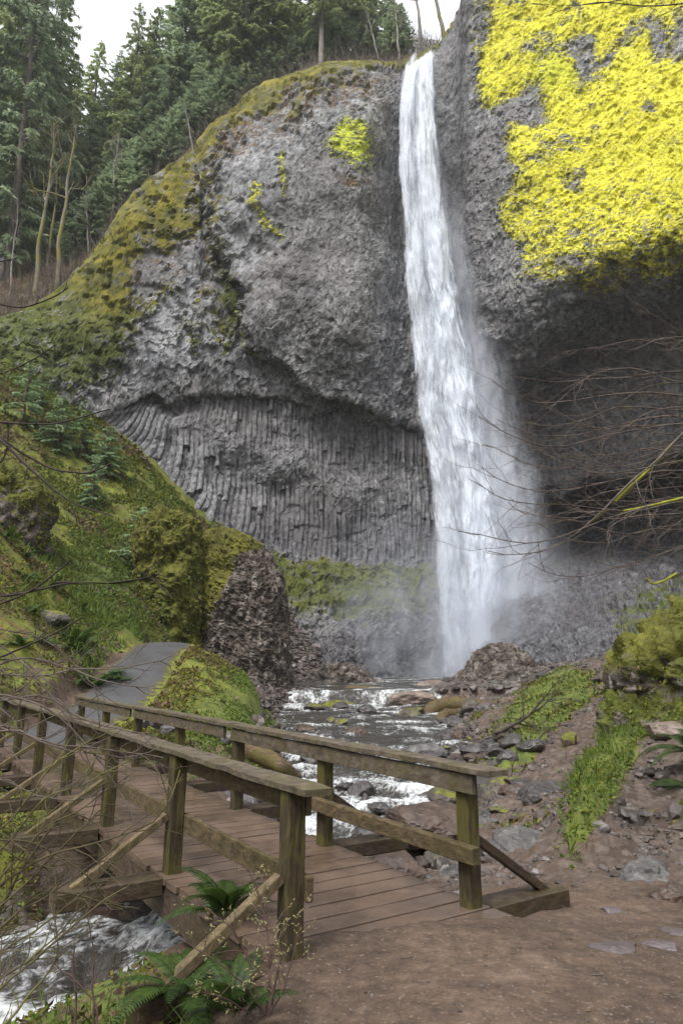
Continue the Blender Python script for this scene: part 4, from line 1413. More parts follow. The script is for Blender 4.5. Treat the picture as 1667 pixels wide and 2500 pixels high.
def ico(level):
    t = (1 + 5 ** 0.5) / 2
    V = [(-1, t, 0), (1, t, 0), (-1, -t, 0), (1, -t, 0), (0, -1, t), (0, 1, t), (0, -1, -t), (0, 1, -t), (t, 0, -1), (t, 0, 1), (-t, 0, -1), (-t, 0, 1)]
    V = [np.array(v) / np.linalg.norm(v) for v in V]
    Fc = [(0, 11, 5), (0, 5, 1), (0, 1, 7), (0, 7, 10), (0, 10, 11), (1, 5, 9), (5, 11, 4), (11, 10, 2), (10, 7, 6), (7, 1, 8), (3, 9, 4), (3, 4, 2), (3, 2, 6), (3, 6, 8), (3, 8, 9), (4, 9, 5), (2, 4, 11), (6, 2, 10), (8, 6, 7), (9, 8, 1)]
    for _ in range(level):
        mid = {}
        F2 = []
        def m(a, b):
            k = (min(a, b), max(a, b))
            if k not in mid:
                q = V[a] + V[b]
                V.append(q / np.linalg.norm(q))
                mid[k] = len(V) - 1
            return mid[k]
        for a, b, c in Fc:
            x, y, z = m(a, b), m(b, c), m(c, a)
            F2 += [(a, x, z), (b, y, x), (c, z, y), (x, y, z)]
        Fc = F2
    return np.array(V), np.array(Fc)


ICO = {k: ico(k) for k in (1, 3, 4)}


def rock_shape(seed, facets=9, level=4, rough=0.05, strata=0.0):
    rs = np.random.default_rng(seed)
    V, Fc = ICO[level]
    V = V.copy()
    for _ in range(facets):
        n = rs.normal(size=3)
        n /= np.linalg.norm(n)
        d = rs.uniform(0.55, 0.88)
        k = V @ n - d
        V = np.where((k > 0)[:, None], V - n * (k * 0.93)[:, None], V)
    nn = V / (np.linalg.norm(V, axis=1)[:, None] + 1e-9)
    V = V + nn * (0.07 * fbm(V * 1.3 + seed, 3, seed) + rough * 1.3 * fbm(V * 4 + seed, 4, seed + 3, 0.6))[:, None]
    if strata:
        V = V + nn * (strata * (np.floor(V[:, 2] * 6 + 0.8 * fbm(V * 2, 2, seed)) % 2 - 0.5))[:, None]
    return V, Fc


def rock(name, label, c, size, seed, mat, rot=None, group=None, facets=9, level=4, rough=0.05, strata=0.0, cat='boulder'):
    V, Fc = rock_shape(seed, facets, level, rough, strata)
    rs = np.random.default_rng(seed + 500)
    if rot is None:
        rot = (rs.uniform(-.3, .3), rs.uniform(-.3, .3), rs.uniform(0, 6.28))
    M = np.array(Matrix.Rotation(rot[2], 3, 'Z') @ Matrix.Rotation(rot[1], 3, 'Y') @ Matrix.Rotation(rot[0], 3, 'X'))
    V = (V * np.asarray(size)) @ M.T
    mb = MB()
    mb.add(V, Fc)
    o = mb.build(name, MAT[mat], smooth=False)
    o.location = c
    return tag(o, label, cat, group)


# ------------------------------------------------------------------ footbridge
def footbridge():
    root = empty('footbridge', (0, 0, 0), 'weathered brown timber footbridge with railings crossing the stream', 'footbridge')
    s1 = 13.7
    mb = MB()
    s = -0.22
    rs = np.random.default_rng(3)
    k = 0
    while s < s1:
        w = 0.24 + rs.uniform(-.02, .02)
        c0, c1 = -0.10 + rs.uniform(-.03, .02), 1.76 + rs.uniform(-.02, .03)
        n0 = mb.n
        mb.beam(br(s + w / 2, c0, -0.03 + rs.uniform(-.003, .003)), br(s + w / 2, c1, -0.03 + rs.uniform(-.003, .003)), w - 0.017, 0.055, segs=9, rough=0.005, seed=k)
        mb.A.setdefault('plank', []).append((n0, np.full(mb.n - n0, rs.uniform())))
        s += w
        k += 1
    mb.build('deck', MAT['deck'], root, smooth=False)
    for c in (-0.03, 0.83, 1.69):
        mb = MB()
        mb.beam(br(-0.15, c, -0.20), br(s1, c, -0.20), 0.12, 0.275, segs=40, rough=0.008, seed=int(c * 10))
        mb.build('stringer', MAT['beam_wood'], root, smooth=False)
    PH = 0.985
    for side, c0, s0 in ((-1, 0.0, 0.0), (1, BW, 0.096)):
        for k in range(7):
            s = s0 + k * LP
            lean = rs.uniform(-.012, .012)
            mb = MB()
            a, b = br(s, c0, -0.28 if k == 0 else -0.02), br(s + lean, c0 + (0.012 if side < 0 else 0.0), PH)
            mb.beam(a, b, 0.132, 0.132, up=tuple(BN), segs=16, rough=0.004, seed=40 + k + side * 9)
            mb.build('post', MAT['post_wood'], root, smooth=False)
            # outrigger beam and brace
            ca, cb = (c0 - 0.98, c0 - 0.115) if side < 0 else (c0 + 0.125, c0 + 1.0)
            mb = MB()
            mb.beam(br(s + 0.02, ca, -0.075), br(s + 0.02, cb, -0.075), 0.27, 0.15, segs=10, rough=0.006, seed=70 + k)
            mb.build('outrigger_beam', MAT['beam_wood'], root, smooth=False)
            mb = MB()
            mb.beam(br(s, c0 + side * 0.075, 0.47), br(s, c0 + side * 0.84, -0.02), 0.065, 0.075, up=tuple(BD), segs=12, rough=0.003, seed=90 + k)
            mb.build('brace', MAT['brace_wood' if side < 0 else 'beam_wood'], root, smooth=False)
        # rails run in lengths of two bays
        inner = -side
        e0 = -0.30
        ends = [e0, s0 + 2 * LP + 0.03, s0 + 4 * LP - 0.02, s0 + 6 * LP + 0.25]
        for q in range(3):
            a, b = ends[q], ends[q + 1] - 0.006
            dz = (0.0, 0.006, -0.004)[q]
            mb = MB()
            mb.beam(br(a, c0 + inner * 0.03, PH + 0.027 + dz), br(b, c0 + inner * 0.03, PH + 0.027 + dz), 0.212, 0.045, segs=36, rough=0.012, seed=110 + q + side)
            mb.build('top_rail', MAT['cap_wood'], root, smooth=False)
            mb = MB()
            mb.beam(br(a + 0.22, c0 + inner * 0.088, PH - 0.083 + dz), br(b, c0 + inner * 0.088, PH - 0.083 + dz), 0.042, 0.142, segs=36, rough=0.004, seed=120 + q + side)
            mb.build('rail_board', MAT['rail_wood' if side < 0 else 'cap_wood'], root, smooth=False)
            mb = MB()
            th = 0.05 if side < 0 else 0.085
            mb.beam(br(a + 0.20, c0 + inner * (0.067 + th / 2), 0.40 + dz), br(b, c0 + inner * (0.067 + th / 2), 0.40 + dz), th, 0.15 if side < 0 else 0.125, segs=36, rough=0.006, seed=130 + q + side)
            mb.build('mid_rail', MAT['rail_wood'], root, smooth=False)
    return root


footbridge()

# ------------------------------------------------------------------ rock outcrops
GRN = lambda px, py, N, G: 0.25
o, Gh, Nh = loft('mossy_hillock', [(1248, 385, 400), (1256, 375, 455), (1275, 350, 490), (1310, 338, 496), (1370, 330, 494), (1450, 335, 492), (1540, 340, 492), (1600, 345, 494), (1680, 345, 498)], 38.0, 0.8,
                 lambda px, py, N, G: 0.95 + 0 * px, lambda px, py, N, G: 0.22 + 0.5 * ss(1350, 1520, py) * ss(430, 400, px), amp=0.75, freq=1.4, blocky=0.25, seed=1)
tag(o, 'rounded moss covered hillock above the far end of the asphalt path', 'hillock')
o, Gl, Nl = loft('mossy_rock', [(1128, -140, -20), (1140, -160, 40), (1165, -170, 84), (1200, -170, 112), (1250, -170, 124), (1300, -170, 120), (1350, -170, 100)], 31.0, 0.8,
                 lambda px, py, N, G: 0.50 + 0.55 * N[..., 2] - 0.1 * ss(1200, 1280, py), lambda px, py, N, G: 0.35, amp=0.6, freq=1.3, blocky=0.4, seed=8)
tag(o, 'dark mossy rock bulging from the slope at the left frame edge', 'mossy rock')
o, Gk, Nk = loft('rock_knob', [(1296, 520, 570), (1306, 500, 598), (1325, 491, 634), (1360, 486, 666), (1415, 484, 688), (1480, 486, 698), (1540, 490, 702), (1600, 500, 706), (1700, 510, 712)], 39.5, 0.8,
                 lambda px, py, N, G: np.clip(1.1 * ss(650, 530, px + 0.42 * (py - 1330)) + 0.9 * ss(1352, 1318, py), 0, 1.0), None, amp=0.45, freq=4.2, blocky=0.20, seed=2)
tag(o, 'brown crumbling rock knob with moss on its left shoulder, left of the pool', 'rock outcrop')
o, Gb, Nb = loft('mossy_bluff', [(1440, 1800, 1900), (1475, 1700, 1960), (1500, 1664, 2000), (1540, 1602, 2050), (1575, 1562, 2080), (1610, 1540, 2100), (1650, 1530, 2100), (1700, 1542, 2100), (1740, 1515, 2100), (1790, 1508, 2100), (1830, 1548, 2100), (1870, 1570, 2100), (1930, 1600, 2100), (2000, 1620, 2100)], 16.5, 0.75,
                 lambda px, py, N, G: 0.50 + 0.28 * N[..., 2], lambda px, py, N, G: 0.55 * ss(1600, 1760, py) + 0.25, amp=0.6, freq=1.5, blocky=0.5, seed=3, nz=150, na=240)
tag(o, 'big dark bluff shaggy with moss rising at the right edge of the trail', 'bluff')
o, Gc, Nc = loft('cobble_mound', [(1622, 800, 830), (1632, 765, 870), (1650, 740, 905), (1672, 715, 935), (1700, 690, 950), (1720, 680, 960)], 47.0, 0.5,
                 lambda px, py, N, G: 0.0 * px, None, amp=0.4, freq=2.2, blocky=0.35, seed=5)
tag(o, 'dark mound of wet cobbles rising out of the pool left of the falls', 'cobble mound')


# ------------------------------------------------------------------ boulders and stones (photo x, y of the centre, width px, height px, distance)
def place_rock(px, py, w, h, Y, seed, mat, label, name='boulder', depth=0.9, cat='boulder', **kw):
    c = at(px, py, Y)
    t = (Y * cp + (c[2] - CZ) * sp)
    sx, sz = w / F * t / 2 * 1.12, h / F * t / 2 * 1.15
    kw.setdefault('rot', (0.05 * (seed % 5 - 2), kw.pop('tilt', 0.0), 0.25 * (seed % 3 - 1)))
    return rock(name, label, c, (sx, sx * depth, sz), seed, mat, cat=cat, **kw)


ROCKS = [
    (1062, 1690, 130, 60, 42.5, 2, 'rock_brown', 'long grey brown rock left of the huge boulder at the pool', dict(facets=8, rough=0.09)),
    (840, 1738, 118, 58, 37.4, 3, 'rock_moss_full', 'flat topped rock under bright moss dividing the two small cascades', dict()),
    (925, 1718, 40, 44, 38, 4, 'rock_redbrown', 'brown rock between the two arms of the right cascade', dict()),
    (1010, 1722, 130, 62, 37.6, 5, 'rock_brown', 'broad brown rock right of the cascades at the stream edge', dict(rough=0.08)),
    (738, 1735, 44, 40, 37.5, 6, 'rock_wet', 'black wet rock right of the left cascade', dict()),
    (872, 1795, 52, 36, 26.0, 7, 'rock_redbrown', 'reddish brown boulder alone in the middle of the stream', dict()),
    (748, 1785, 52, 26, 27.0, 8, 'rock_redbrown', 'low reddish slab at the tip of the mossy mound', dict()),
    (797, 1796, 42, 24, 25.5, 9, 'rock_wet', 'small black rock in the foam beside the reddish slab', dict()),
    (1030, 1845, 105, 52, 20.5, 10, 'rock_grey', 'smooth grey boulder sloping out of the stream above the right rail', dict(facets=5, rough=0.02)),
    (960, 1774, 40, 22, 30, 11, 'rock_wet', 'low dark rock in midstream above the smooth grey boulder', dict()),
    (1005, 1768, 60, 24, 30.5, 12, 'rock_wet', 'wide dark rock ridge near the right bank of the stream', dict()),
    (895, 1955, 22, 36, 15.3, 13, 'rock_wet', 'small pointed black rock standing in the white water', dict(facets=5)),
    (1085, 1945, 80, 42, 15.2, 14, 'rock_mossy', 'dark boulder with a mossy top left of the near right post', dict()),
    (1185, 1950, 55, 56, 13.8, 15, 'rock_mossy', 'upright dark green wedge of rock right of the near right post', dict(facets=4)),
    (1035, 2015, 230, 110, 11.2, 16, 'rock_redbrown', 'large flat topped brown boulder behind the near mid rail', dict(facets=8, rough=0.07)),
    (968, 2128, 165, 90, 8.9, 17, 'rock_redbrown', 'rust striped boulder in the shade beside the bridge deck', dict(facets=6)),
    (1195, 2035, 115, 76, 11.0, 18, 'rock_grey', 'layered grey rock slab right of the near right post', dict(strata=0.05)),
    (1340, 1970, 150, 112, 12.0, 19, 'rock_wet', 'big dark angular boulder on the right bank below the debris', dict(facets=7)),
    (1432, 1942, 66, 50, 12.6, 20, 'rock_grey', 'pale grey boulder behind the big dark angular boulder', dict()),
    (1285, 2095, 170, 120, 9.2, 21, 'rock_grey', 'large grey slab with pale ridges above the near right outrigger', dict(tilt=0.35, facets=6, strata=0.04)),
    (1120, 2150, 90, 60, 8.6, 22, 'rock_wet', 'black wet rock below the near mid rail beside the post', dict()),
    (1060, 2185, 36, 34, 7.6, 23, 'rock_grey', 'small pale stone at the edge of the deck before the post', dict()),
    (1392, 2148, 76, 44, 7.7, 24, 'rock_wet', 'dark layered rock lying on the mud right of the outrigger', dict(strata=0.08, facets=5)),
    (1580, 2165, 200, 140, 7.4, 925, 'rock_grey', 'big grey boulder half sunk in the mud at the right', dict(facets=14, rough=0.1, strata=0.03)),
    (1655, 2225, 150, 120, 6.7, 926, 'rock_redbrown', 'brown boulder in front of the big grey boulder at the right', dict(facets=12, rough=0.1)),
    (1540, 2040, 120, 40, 8.8, 27, 'rock_redbrown', 'low brown ledge of rock across the right mud trail', dict(strata=0.05)),
    (1615, 1780, 90, 44, 13.2, 28, 'rock_brown', 'stone step at the top of the right mud trail', dict()),
    (1600, 1942, 50, 52, 10.4, 29, 'rock_redbrown', 'squat brown rock on the trail beside the right fern', dict()),
    (1255, 1870, 90, 36, 17.2, 30, 'rock_wet', 'dark rock with a moss cap under the green bank', dict()),
    (1150, 1735, 60, 58, 31, 31, 'rock_mossy', 'mossy brown block at the right bank below the driftwood', dict()),
    (1178, 1736, 34, 28, 30, 32, 'rock_grey', 'small round pale stone above the green bank', dict(facets=3, rough=0.02)),
    (1105, 1765, 50, 28, 29, 33, 'rock_wet', 'black slab leaning on the right bank above the stream bend', dict()),
    (1120, 1800, 34, 30, 25, 34, 'rock_redbrown', 'small brown block at the foot of the green bank', dict()),
    (1150, 1832, 70, 34, 20.5, 35, 'rock_wet', 'dark grey rock where the green bank meets the water', dict()),
    (1215, 1915, 80, 30, 15.5, 36, 'rock_grey', 'flat grey slab in the shallows above the wedge', dict()),
    (1270, 1945, 60, 40, 13.6, 37, 'rock_pink', 'pinkish wet slab left of the big dark angular boulder', dict()),
    (1375, 2010, 70, 60, 10.8, 38, 'rock_redbrown', 'brown rock at the foot of the hummock', dict()),
    (1345, 1650, 90, 24, 37, 39, 'rock_wet', 'row of dark broken stone on the crest of the right bank', dict(rough=0.15)),
    (1480, 1660, 60, 26, 26, 40, 'rock_mossy', 'mossy slab lying on the upper scree trail', dict()),
    (1390, 1812, 46, 44, 17.5, 41, 'rock_moss_full', 'small mossy block on the scree below the green bank', dict()),
    (120, 1512, 90, 40, 23.5, 43, 'rock_mossy', 'dark rock ledge breaking through the brown hillside', dict()),
    (600, 1975, 60, 56, 12.6, 46, 'rock_grey', 'grey boulder right of the third far side post', dict()),
    (552, 1942, 70, 66, 13.6, 47, 'rock_grey', 'angular grey boulder behind the far side outrigger', dict(facets=6)),
    (655, 1985, 70, 44, 12.2, 48, 'rock_wet', 'black wet boulder at the left edge of the white water', dict()),
    (640, 1940, 56, 60, 13.2, 49, 'rock_redbrown', 'orange brown stone behind the far side brace', dict()),
    (745, 1932, 60, 34, 16, 50, 'rock_mossy', 'mossy rock in the stream behind the second far side post', dict()),
    (700, 1890, 60, 24, 18, 51, 'rock_wet', 'low black rock at the left stream edge behind the log', dict()),
    (985, 1905, 64, 24, 17.5, 52, 'rock_wet', 'low dark rock among foam below the smooth grey boulder', dict()),
    (845, 1900, 54, 20, 18, 53, 'rock_wet', 'small black rock in foam behind the second far side post', dict()),
    (1560, 1905, 44, 26, 11.2, 54, 'rock_pink', 'small pale flat stone on the right mud trail', dict()),
    (1225, 1985, 84, 60, 12.4, 61, 'rock_wet', 'dark boulder wedged between the layered slab and the big angular boulder', dict(facets=7, rough=0.08)),
    (1165, 2085, 80, 60, 9.9, 62, 'rock_wet', 'black boulder below the layered grey slab', dict(facets=7, rough=0.08)),
    (1425, 1990, 80, 56, 11.6, 63, 'rock_wet', 'low dark boulder at the left flank of the green strip', dict(facets=6, rough=0.08)),
    (1215, 1880, 70, 40, 17.0, 64, 'rock_mossy', 'mossy boulder at the water edge under the fallen branch', dict(facets=6)),
    (1500, 2075, 110, 60, 8.6, 65, 'rock_wet', 'dark slab in the mud below the foot of the green strip', dict(facets=7, strata=0.04)),
    (1300, 1905, 70, 40, 15.4, 66, 'rock_wet', 'dark broken stone beneath the long fallen branch', dict(facets=6)),
    (420, 2080, 40, 40, 9.6, 55, 'rock_wet', 'black stone in the dark under the bridge', dict()),
]
for r_ in ROCKS:
    place_rock(*r_[:4], r_[4], r_[5], r_[6], r_[7], **r_[8])

o, _g, _n = loft('boulder', [(1568, 1204, 1238), (1576, 1186, 1258), (1594, 1156, 1280), (1610, 1142, 1298), (1630, 1130, 1318), (1655, 1108, 1340), (1715, 1080, 1360)], 43.0, 0.7,
                 lambda px, py, N, G: 0.42 * ss(1635, 1665, py), None, amp=0.28, freq=2.6, blocky=0.22, seed=6)
tag(o, 'huge pinkish brown boulder standing before the foot of the waterfall', 'boulder')

_rs = np.random.default_rng(12)
for _k in range(90):                       # smaller wet stones of the right bank, alike to the eye
    _Y = float(_rs.uniform(8.2, 22))
    _x = float(np.interp(_Y, SD[::-1, 1], SD[::-1, 0]) + np.interp(_Y, SD[::-1, 1], SD[::-1, 3]) + _rs.uniform(-0.3, 2.0))
    _z = float(ground_h(np.array([_x]), np.array([_Y]))[0][0])
    _s = float(_rs.uniform(0.08, 0.30)) * (0.7 + _Y / 30)
    rock('wet_stone', 'small dark wet stone strewn along the right bank of the stream', (_x, _Y, _z + _s * 0.15), (_s, _s * _rs.uniform(.6, 1.1), _s * _rs.uniform(.4, .8)), 700 + _k, ('rock_wet', 'rock_wet', 'rock_redbrown', 'rock_mossy')[_k % 4], cat='stone', group='small stones along the right bank', level=3, facets=7, rough=0.08)

for _k in range(30):                       # wet rocks breaking the surface of the stream, alike to the eye
    _Y = float(_rs.uniform(12.5, 36))
    _hw = float(np.interp(_Y, SD[::-1, 1], SD[::-1, 3]))
    _x = float(np.interp(_Y, SD[::-1, 1], SD[::-1, 0]) + _hw * _rs.uniform(-1, 1))
    _s = float(_rs.uniform(0.12, 0.36)) * (0.5 + _Y / 32)
    rock('stream_rock', 'dark wet rock breaking the surface of the stream', (_x, _Y, float(np.interp(_Y, SD[::-1, 1], SD[::-1, 2])) + _s * 0.05), (_s, _s * _rs.uniform(.6, 1.1), _s * _rs.uniform(.35, .7)), 900 + _k, ('rock_wet', 'rock_wet', 'rock_mossy')[_k % 3], cat='rock', group='wet rocks in the stream', level=3, facets=8, rough=0.08)

# riprap below the far railing: each stone its own thing, told apart by its neighbours
RIP = [(612, 1790, 34, 30, 18.0, 'rock_grey', 'pale grey riprap stone nearest the asphalt path'), (648, 1806, 40, 30, 17.4, 'rock_grey', 'pale riprap stone in the row below the mound, second from the path'),
       (590, 1822, 34, 26, 16.6, 'rock_wet', 'dark riprap stone under the far rail beside the path'), (676, 1822, 34, 26, 17.4, 'rock_wet', 'dark riprap stone at the foot of the mossy mound'),
       (555, 1800, 40, 30, 17.0, 'rock_grey', 'square grey riprap stone left of its row'), (520, 1780, 36, 28, 17.6, 'rock_grey', 'grey riprap stone by the verge of the asphalt'),
       (632, 1832, 30, 22, 16.2, 'rock_mossy', 'mossy riprap stone half hidden by leaves'), (352, 1762, 28, 30, 17.2, 'rock_grey', 'upright grey kerb stone beside the asphalt behind the far rail'),
       (385, 1765, 36, 26, 17.0, 'rock_wet', 'dark kerb stone beside the asphalt behind the far rail'), (412, 1780, 40, 26, 16.6, 'rock_grey', 'long grey kerb stone behind the fourth far side post')]
for q, r_ in enumerate(RIP):
    place_rock(r_[0] * 1.0, r_[1], r_[2], r_[3], r_[4], 80 + q, r_[5], r_[6], name='riprap_stone', cat='stone', group='riprap stones below the far railing')

# flat stones set in the mud
for q, (px, py, w, h, lab) in enumerate([(1448, 2312, 175, 44, 'long pinkish flat stone bedded in the mud of the path'), (1600, 2300, 60, 34, 'small pinkish flat stone near the right edge of the mud path'),
                                        (1648, 2272, 60, 30, 'pale flat stone at the right frame edge of the mud path'), (1488, 2215, 34, 20, 'little flat stone before the big grey boulder')]):
    c = atz(px, py, 0.0)
    hh = float(ground_h(c[:1], c[1:2])[0][0])
    c = atz(px, py, hh)
    t = c[1] * cp
    place = rock('flat_stone', lab, (c[0], c[1], hh - 0.022), (w / F * t / 2 * 1.65, h / F * t / 2 * 2.3, 0.035), 140 + q, 'rock_pink', rot=(0.02, 0.0, 0.12), cat='stone', facets=10)

# ------------------------------------------------------------------ logs, driftwood, dead branch
def log(name, label, pts, rad, mat='log_wood', cat='log', seed=0, sides=14, wob=0.12):
    P = np.array([at(*p) for p in pts])
    n = 40
    L = np.linspace(0, 1, len(P))
    t = np.linspace(0, 1, n)
    Q = np.stack([np.interp(t, L, P[:, k]) for k in range(3)], -1)
    Q = Q + 0.25 * np.mean(rad) * np.stack([fbm(Q * 1.5 + k * 9, 3, seed + k) for k in range(3)], -1)
    rr = np.interp(t, np.linspace(0, 1, len(rad)), rad) * (1 + wob * fbm(Q * 2.0 / max(np.mean(rad), .05) * .2, 3, seed + 7))
    rr[0] *= 0.6
    rr[-1] *= 0.5
    mb = MB()
    mb.tube(Q, rr, sides)
    V = mb.V[0]
    mb.V[0] = V + 0.22 * np.mean(rad) * np.stack([fbm(V / np.mean(rad) * 0.7 + k * 5, 4, seed + k + 50) for k in range(3)], -1)
    mb.add([Q[0], Q[-1]], np.zeros((0, 3), int))
    k = np.arange(sides)
    mb.Ft.append(np.stack([np.full(sides, n * sides), (k + 1) % sides, k], -1))
    mb.Ft.append(np.stack([np.full(sides, n * sides + 1), (n - 1) * sides + k, (n - 1) * sides + (k + 1) % sides], -1))
    return tag(mb.build(name, MAT[mat]), label, cat)


log('fallen_log', 'thick brown log lying across the pool above the small cascades', [(795, 1706, 41), (860, 1694, 40.5), (960, 1700, 40), (1040, 1712, 39.5)], (0.30, 0.52, 0.5, 0.25), seed=1)
log('fallen_branch', 'thin pale branch propped against the mossy rock above the cascades', [(862, 1702, 39), (900, 1716, 38.4), (940, 1730, 38)], (0.09, 0.12, 0.06), seed=2)
log('driftwood', 'dark arched driftwood root at the right bank below the huge boulder', [(1040, 1752, 34), (1068, 1722, 34), (1110, 1716, 33.5), (1170, 1722, 33), (1225, 1726, 32.6)], (0.35, 0.34, 0.36, 0.28, 0.12), seed=3)
log('driftwood', 'short dark driftwood stub leaning under the arched root', [(1060, 1768, 31), (1090, 1745, 32), (1130, 1735, 32.5)], (0.2, 0.26, 0.16), seed=4)
log('rotten_log', 'rotten splintered log lying on the bank behind the far railing', [(590, 1800, 16), (625, 1835, 15.4), (690, 1872, 15.2), (735, 1900, 15.6)], (0.12, 0.20, 0.17, 0.06), seed=5)
log('rotten_log', 'thin grey stick of rotten wood lying on top of the splintered log', [(600, 1790, 16.2), (640, 1822, 15.8), (668, 1836, 15.8)], (0.04, 0.07, 0.03), seed=6)


# ------------------------------------------------------------------ small cascades
def cascade(label, x0, x1, ytop, ybot, Ytop, seed):
    mb = MB()
    nu, nv = 40, 40
    u = np.linspace(0, 1, nu)[None, :]
    v = np.linspace(0, 1, nv)[:, None]
    A = at(x0, ytop, Ytop)
    B = at(x1, ytop, Ytop)
    zb = at((x0 + x1) / 2, ybot, Ytop - 0.5)[2]
    X = A[0] + (B[0] - A[0]) * u + 0.06 * (v - .5) * np.sin(u * 9 + seed)
    Yc = Ytop + 0.25 - 0.8 * v ** 0.6 + 0 * u
    Z = A[2] + 0.05 + (zb - A[2] - 0.1) * v ** 1.6 + 0 * u
    G = np.stack([X, Yc, Z], -1)
    G[..., 1] += 0.12 * fbm(np.stack([X * 3, Z * 0.7, X * 0 + seed], -1), 3, seed)
    fu = (X - A[0]) * 4.0
    edge = ss(0, 0.2, u) * ss(1, 0.8, u) + 0 * v
    mb.grid(G, flip=True, fu=fu, fv=G[..., 2] * 1.5, lay=fu * 0 + seed, body=0.30 + 0.4 * edge, stk=fu * 0 + 0.8, amax=0.95 * ss(0, 0.05, u) * ss(1, 0.95, u) + 0 * v)
    return tag(mb.build('small_cascade', MAT['fall']), label, 'cascade', 'small cascades where the stream leaves the pool')


cascade('small white cascade beside the tip of the mossy mound, widest of four', 724, 772, 1716, 1752, 37.6, 3)
cascade('thin cascade trickling at the very tip of the mossy mound', 700, 718, 1712, 1738, 38.0, 5)
cascade('narrow cascade left of the brown rock in the right outlet', 918, 940, 1722, 1752, 37.3, 7)
cascade('narrow cascade right of the brown rock in the right outlet', 955, 978, 1728, 1750, 37.2, 9)


# ------------------------------------------------------------------ conifers
def make_conifer(seed, H, f0, wid, dens, mat, bark='bark_conifer', name='conifer', lean=0.0, dead=0.3, leaf=0.55):
    rs = np.random.default_rng(seed)
    root = empty(name, (0, 0, 0))
    n = 26
    z = np.linspace(-0.5, H, n)
    x = lean * z / H * 2 + 0.15 * np.cumsum(rs.normal(0, .35, n)) * 0.3
    y = 0.15 * np.cumsum(rs.normal(0, .35, n)) * 0.3
    P = np.stack([x - x[0], y - y[0], z], -1)
    rad = 0.016 * H * (1 - 0.93 * (z / H).clip(0, 1)) * 0.8 + 0.02
    mb = MB()
    mb.tube(P, rad, 8)
    px_ = lambda h: np.array([np.interp(h, z, P[:, 0]), np.interp(h, z, P[:, 1]), h])
    cb = MB()
    h = f0 * H * (1 - dead)
    while h < H * 0.995:
        t = max(0.0, (h / H - f0) / (1 - f0))
        bare = h < f0 * H
        nb = rs.integers(3, 6) if not bare else rs.integers(0, 3)
        for _ in range(nb):
            az = rs.uniform(0, 6.283)
            prof = (0.35 + 0.65 * min(1, t * 4)) * (1 - t) ** 0.75 + 0.05
            L = wid * prof * rs.uniform(0.5, 1.15)
            if bare:
                L = wid * rs.uniform(0.25, 0.7)
            m_ = max(5, int(L * 2.5))
            u = np.linspace(0, 1, m_)
            up = rs.uniform(-0.15, 0.35) + 0.35 * t
            d = np.array([math.cos(az), math.sin(az)])
            zz = L * (up * u - (0.28 + 0.25 * (1 - t)) * u ** 2 + 0.10 * u ** 3)
            bend = rs.uniform(-.25, .25) * u ** 2 * L
            Q = px_(h)[None] + np.stack([d[0] * u * L - d[1] * bend, d[1] * u * L + d[0] * bend, zz], -1)
            mb.tube(Q, np.linspace(0.011 * L + 0.022, 0.008, m_), 3)
            if bare and rs.uniform() < 0.75:
                continue
            ns = int(L * dens) + 5
            us = 0.16 + 0.86 * rs.uniform(0, 1, ns) ** 0.75
            C = np.stack([np.interp(us, u, Q[:, k]) for k in range(3)], -1)
            # sprays leave the branch sideways and droop
            side = rs.choice([-1, 1], ns) * rs.uniform(0.2, 1.3, ns)
            dx = np.stack([d[0] * np.cos(side) - d[1] * np.sin(side), d[1] * np.cos(side) + d[0] * np.sin(side), -0.25 - 0.5 * rs.uniform(0, 1, ns)], -1)
            dx /= np.linalg.norm(dx, axis=1)[:, None]
            sl = leaf * rs.uniform(0.5, 1.25, ns)[:, None] * (0.7 + 0.6 * (1 - t))
            nn = np.stack([d[0] * 1.5 + rs.normal(0, .7, ns), d[1] * 1.5 + rs.normal(0, .7, ns), np.full(ns, 0.9)], -1)
            w = np.cross(dx, nn)
            w /= np.linalg.norm(w, axis=1)[:, None] + 1e-9
            var = np.clip(rs.uniform(0, 1, ns) * 0.6 + rs.uniform(0, .4), 0, 1)
            for q in range(2):            # two narrow blades make one feathery spray
                ang = (-0.35, 0.35)[q]
                dd = dx * math.cos(ang) + w * math.sin(ang)
                ww = np.cross(dd, nn)
                ww /= np.linalg.norm(ww, axis=1)[:, None] + 1e-9
                V = np.stack([C, C + dd * sl * 0.5 + ww * sl * 0.13, C + dd * sl - np.array([0, 0, 1]) * sl * 0.15, C + dd * sl * 0.5 - ww * sl * 0.13], 1).reshape(-1, 3)
                cb.add(V, np.arange(4 * ns).reshape(ns, 4), var=np.repeat(var, 4))
        h += rs.uniform(0.30, 0.62) * (0.7 + H / 70)
    mb.build('trunk', MAT[bark], root)
    cb.build('crown', MAT[mat], root, smooth=False)
    root['_h'] = H
    return root


CON = [make_conifer(11, 38, 0.10, 6.4, 19, 'needles', dead=0.5, leaf=0.62), make_conifer(12, 38, 0.16, 5.8, 19, 'needles_blue', dead=0.6, leaf=0.6), make_conifer(13, 38, 0.04, 6.6, 19, 'needles_blue', dead=0.3, leaf=0.62),
       make_conifer(14, 38, 0.22, 7.4, 22, 'needles', dead=0.6, leaf=0.62), make_conifer(15, 38, 0.10, 5.6, 19, 'needles', dead=0.4, leaf=0.6), make_conifer(16, 38, 0.34, 6.0, 13, 'needles', 'bark_pale', dead=0.35, leaf=0.55)]
for c in CON:
    del c['_h']

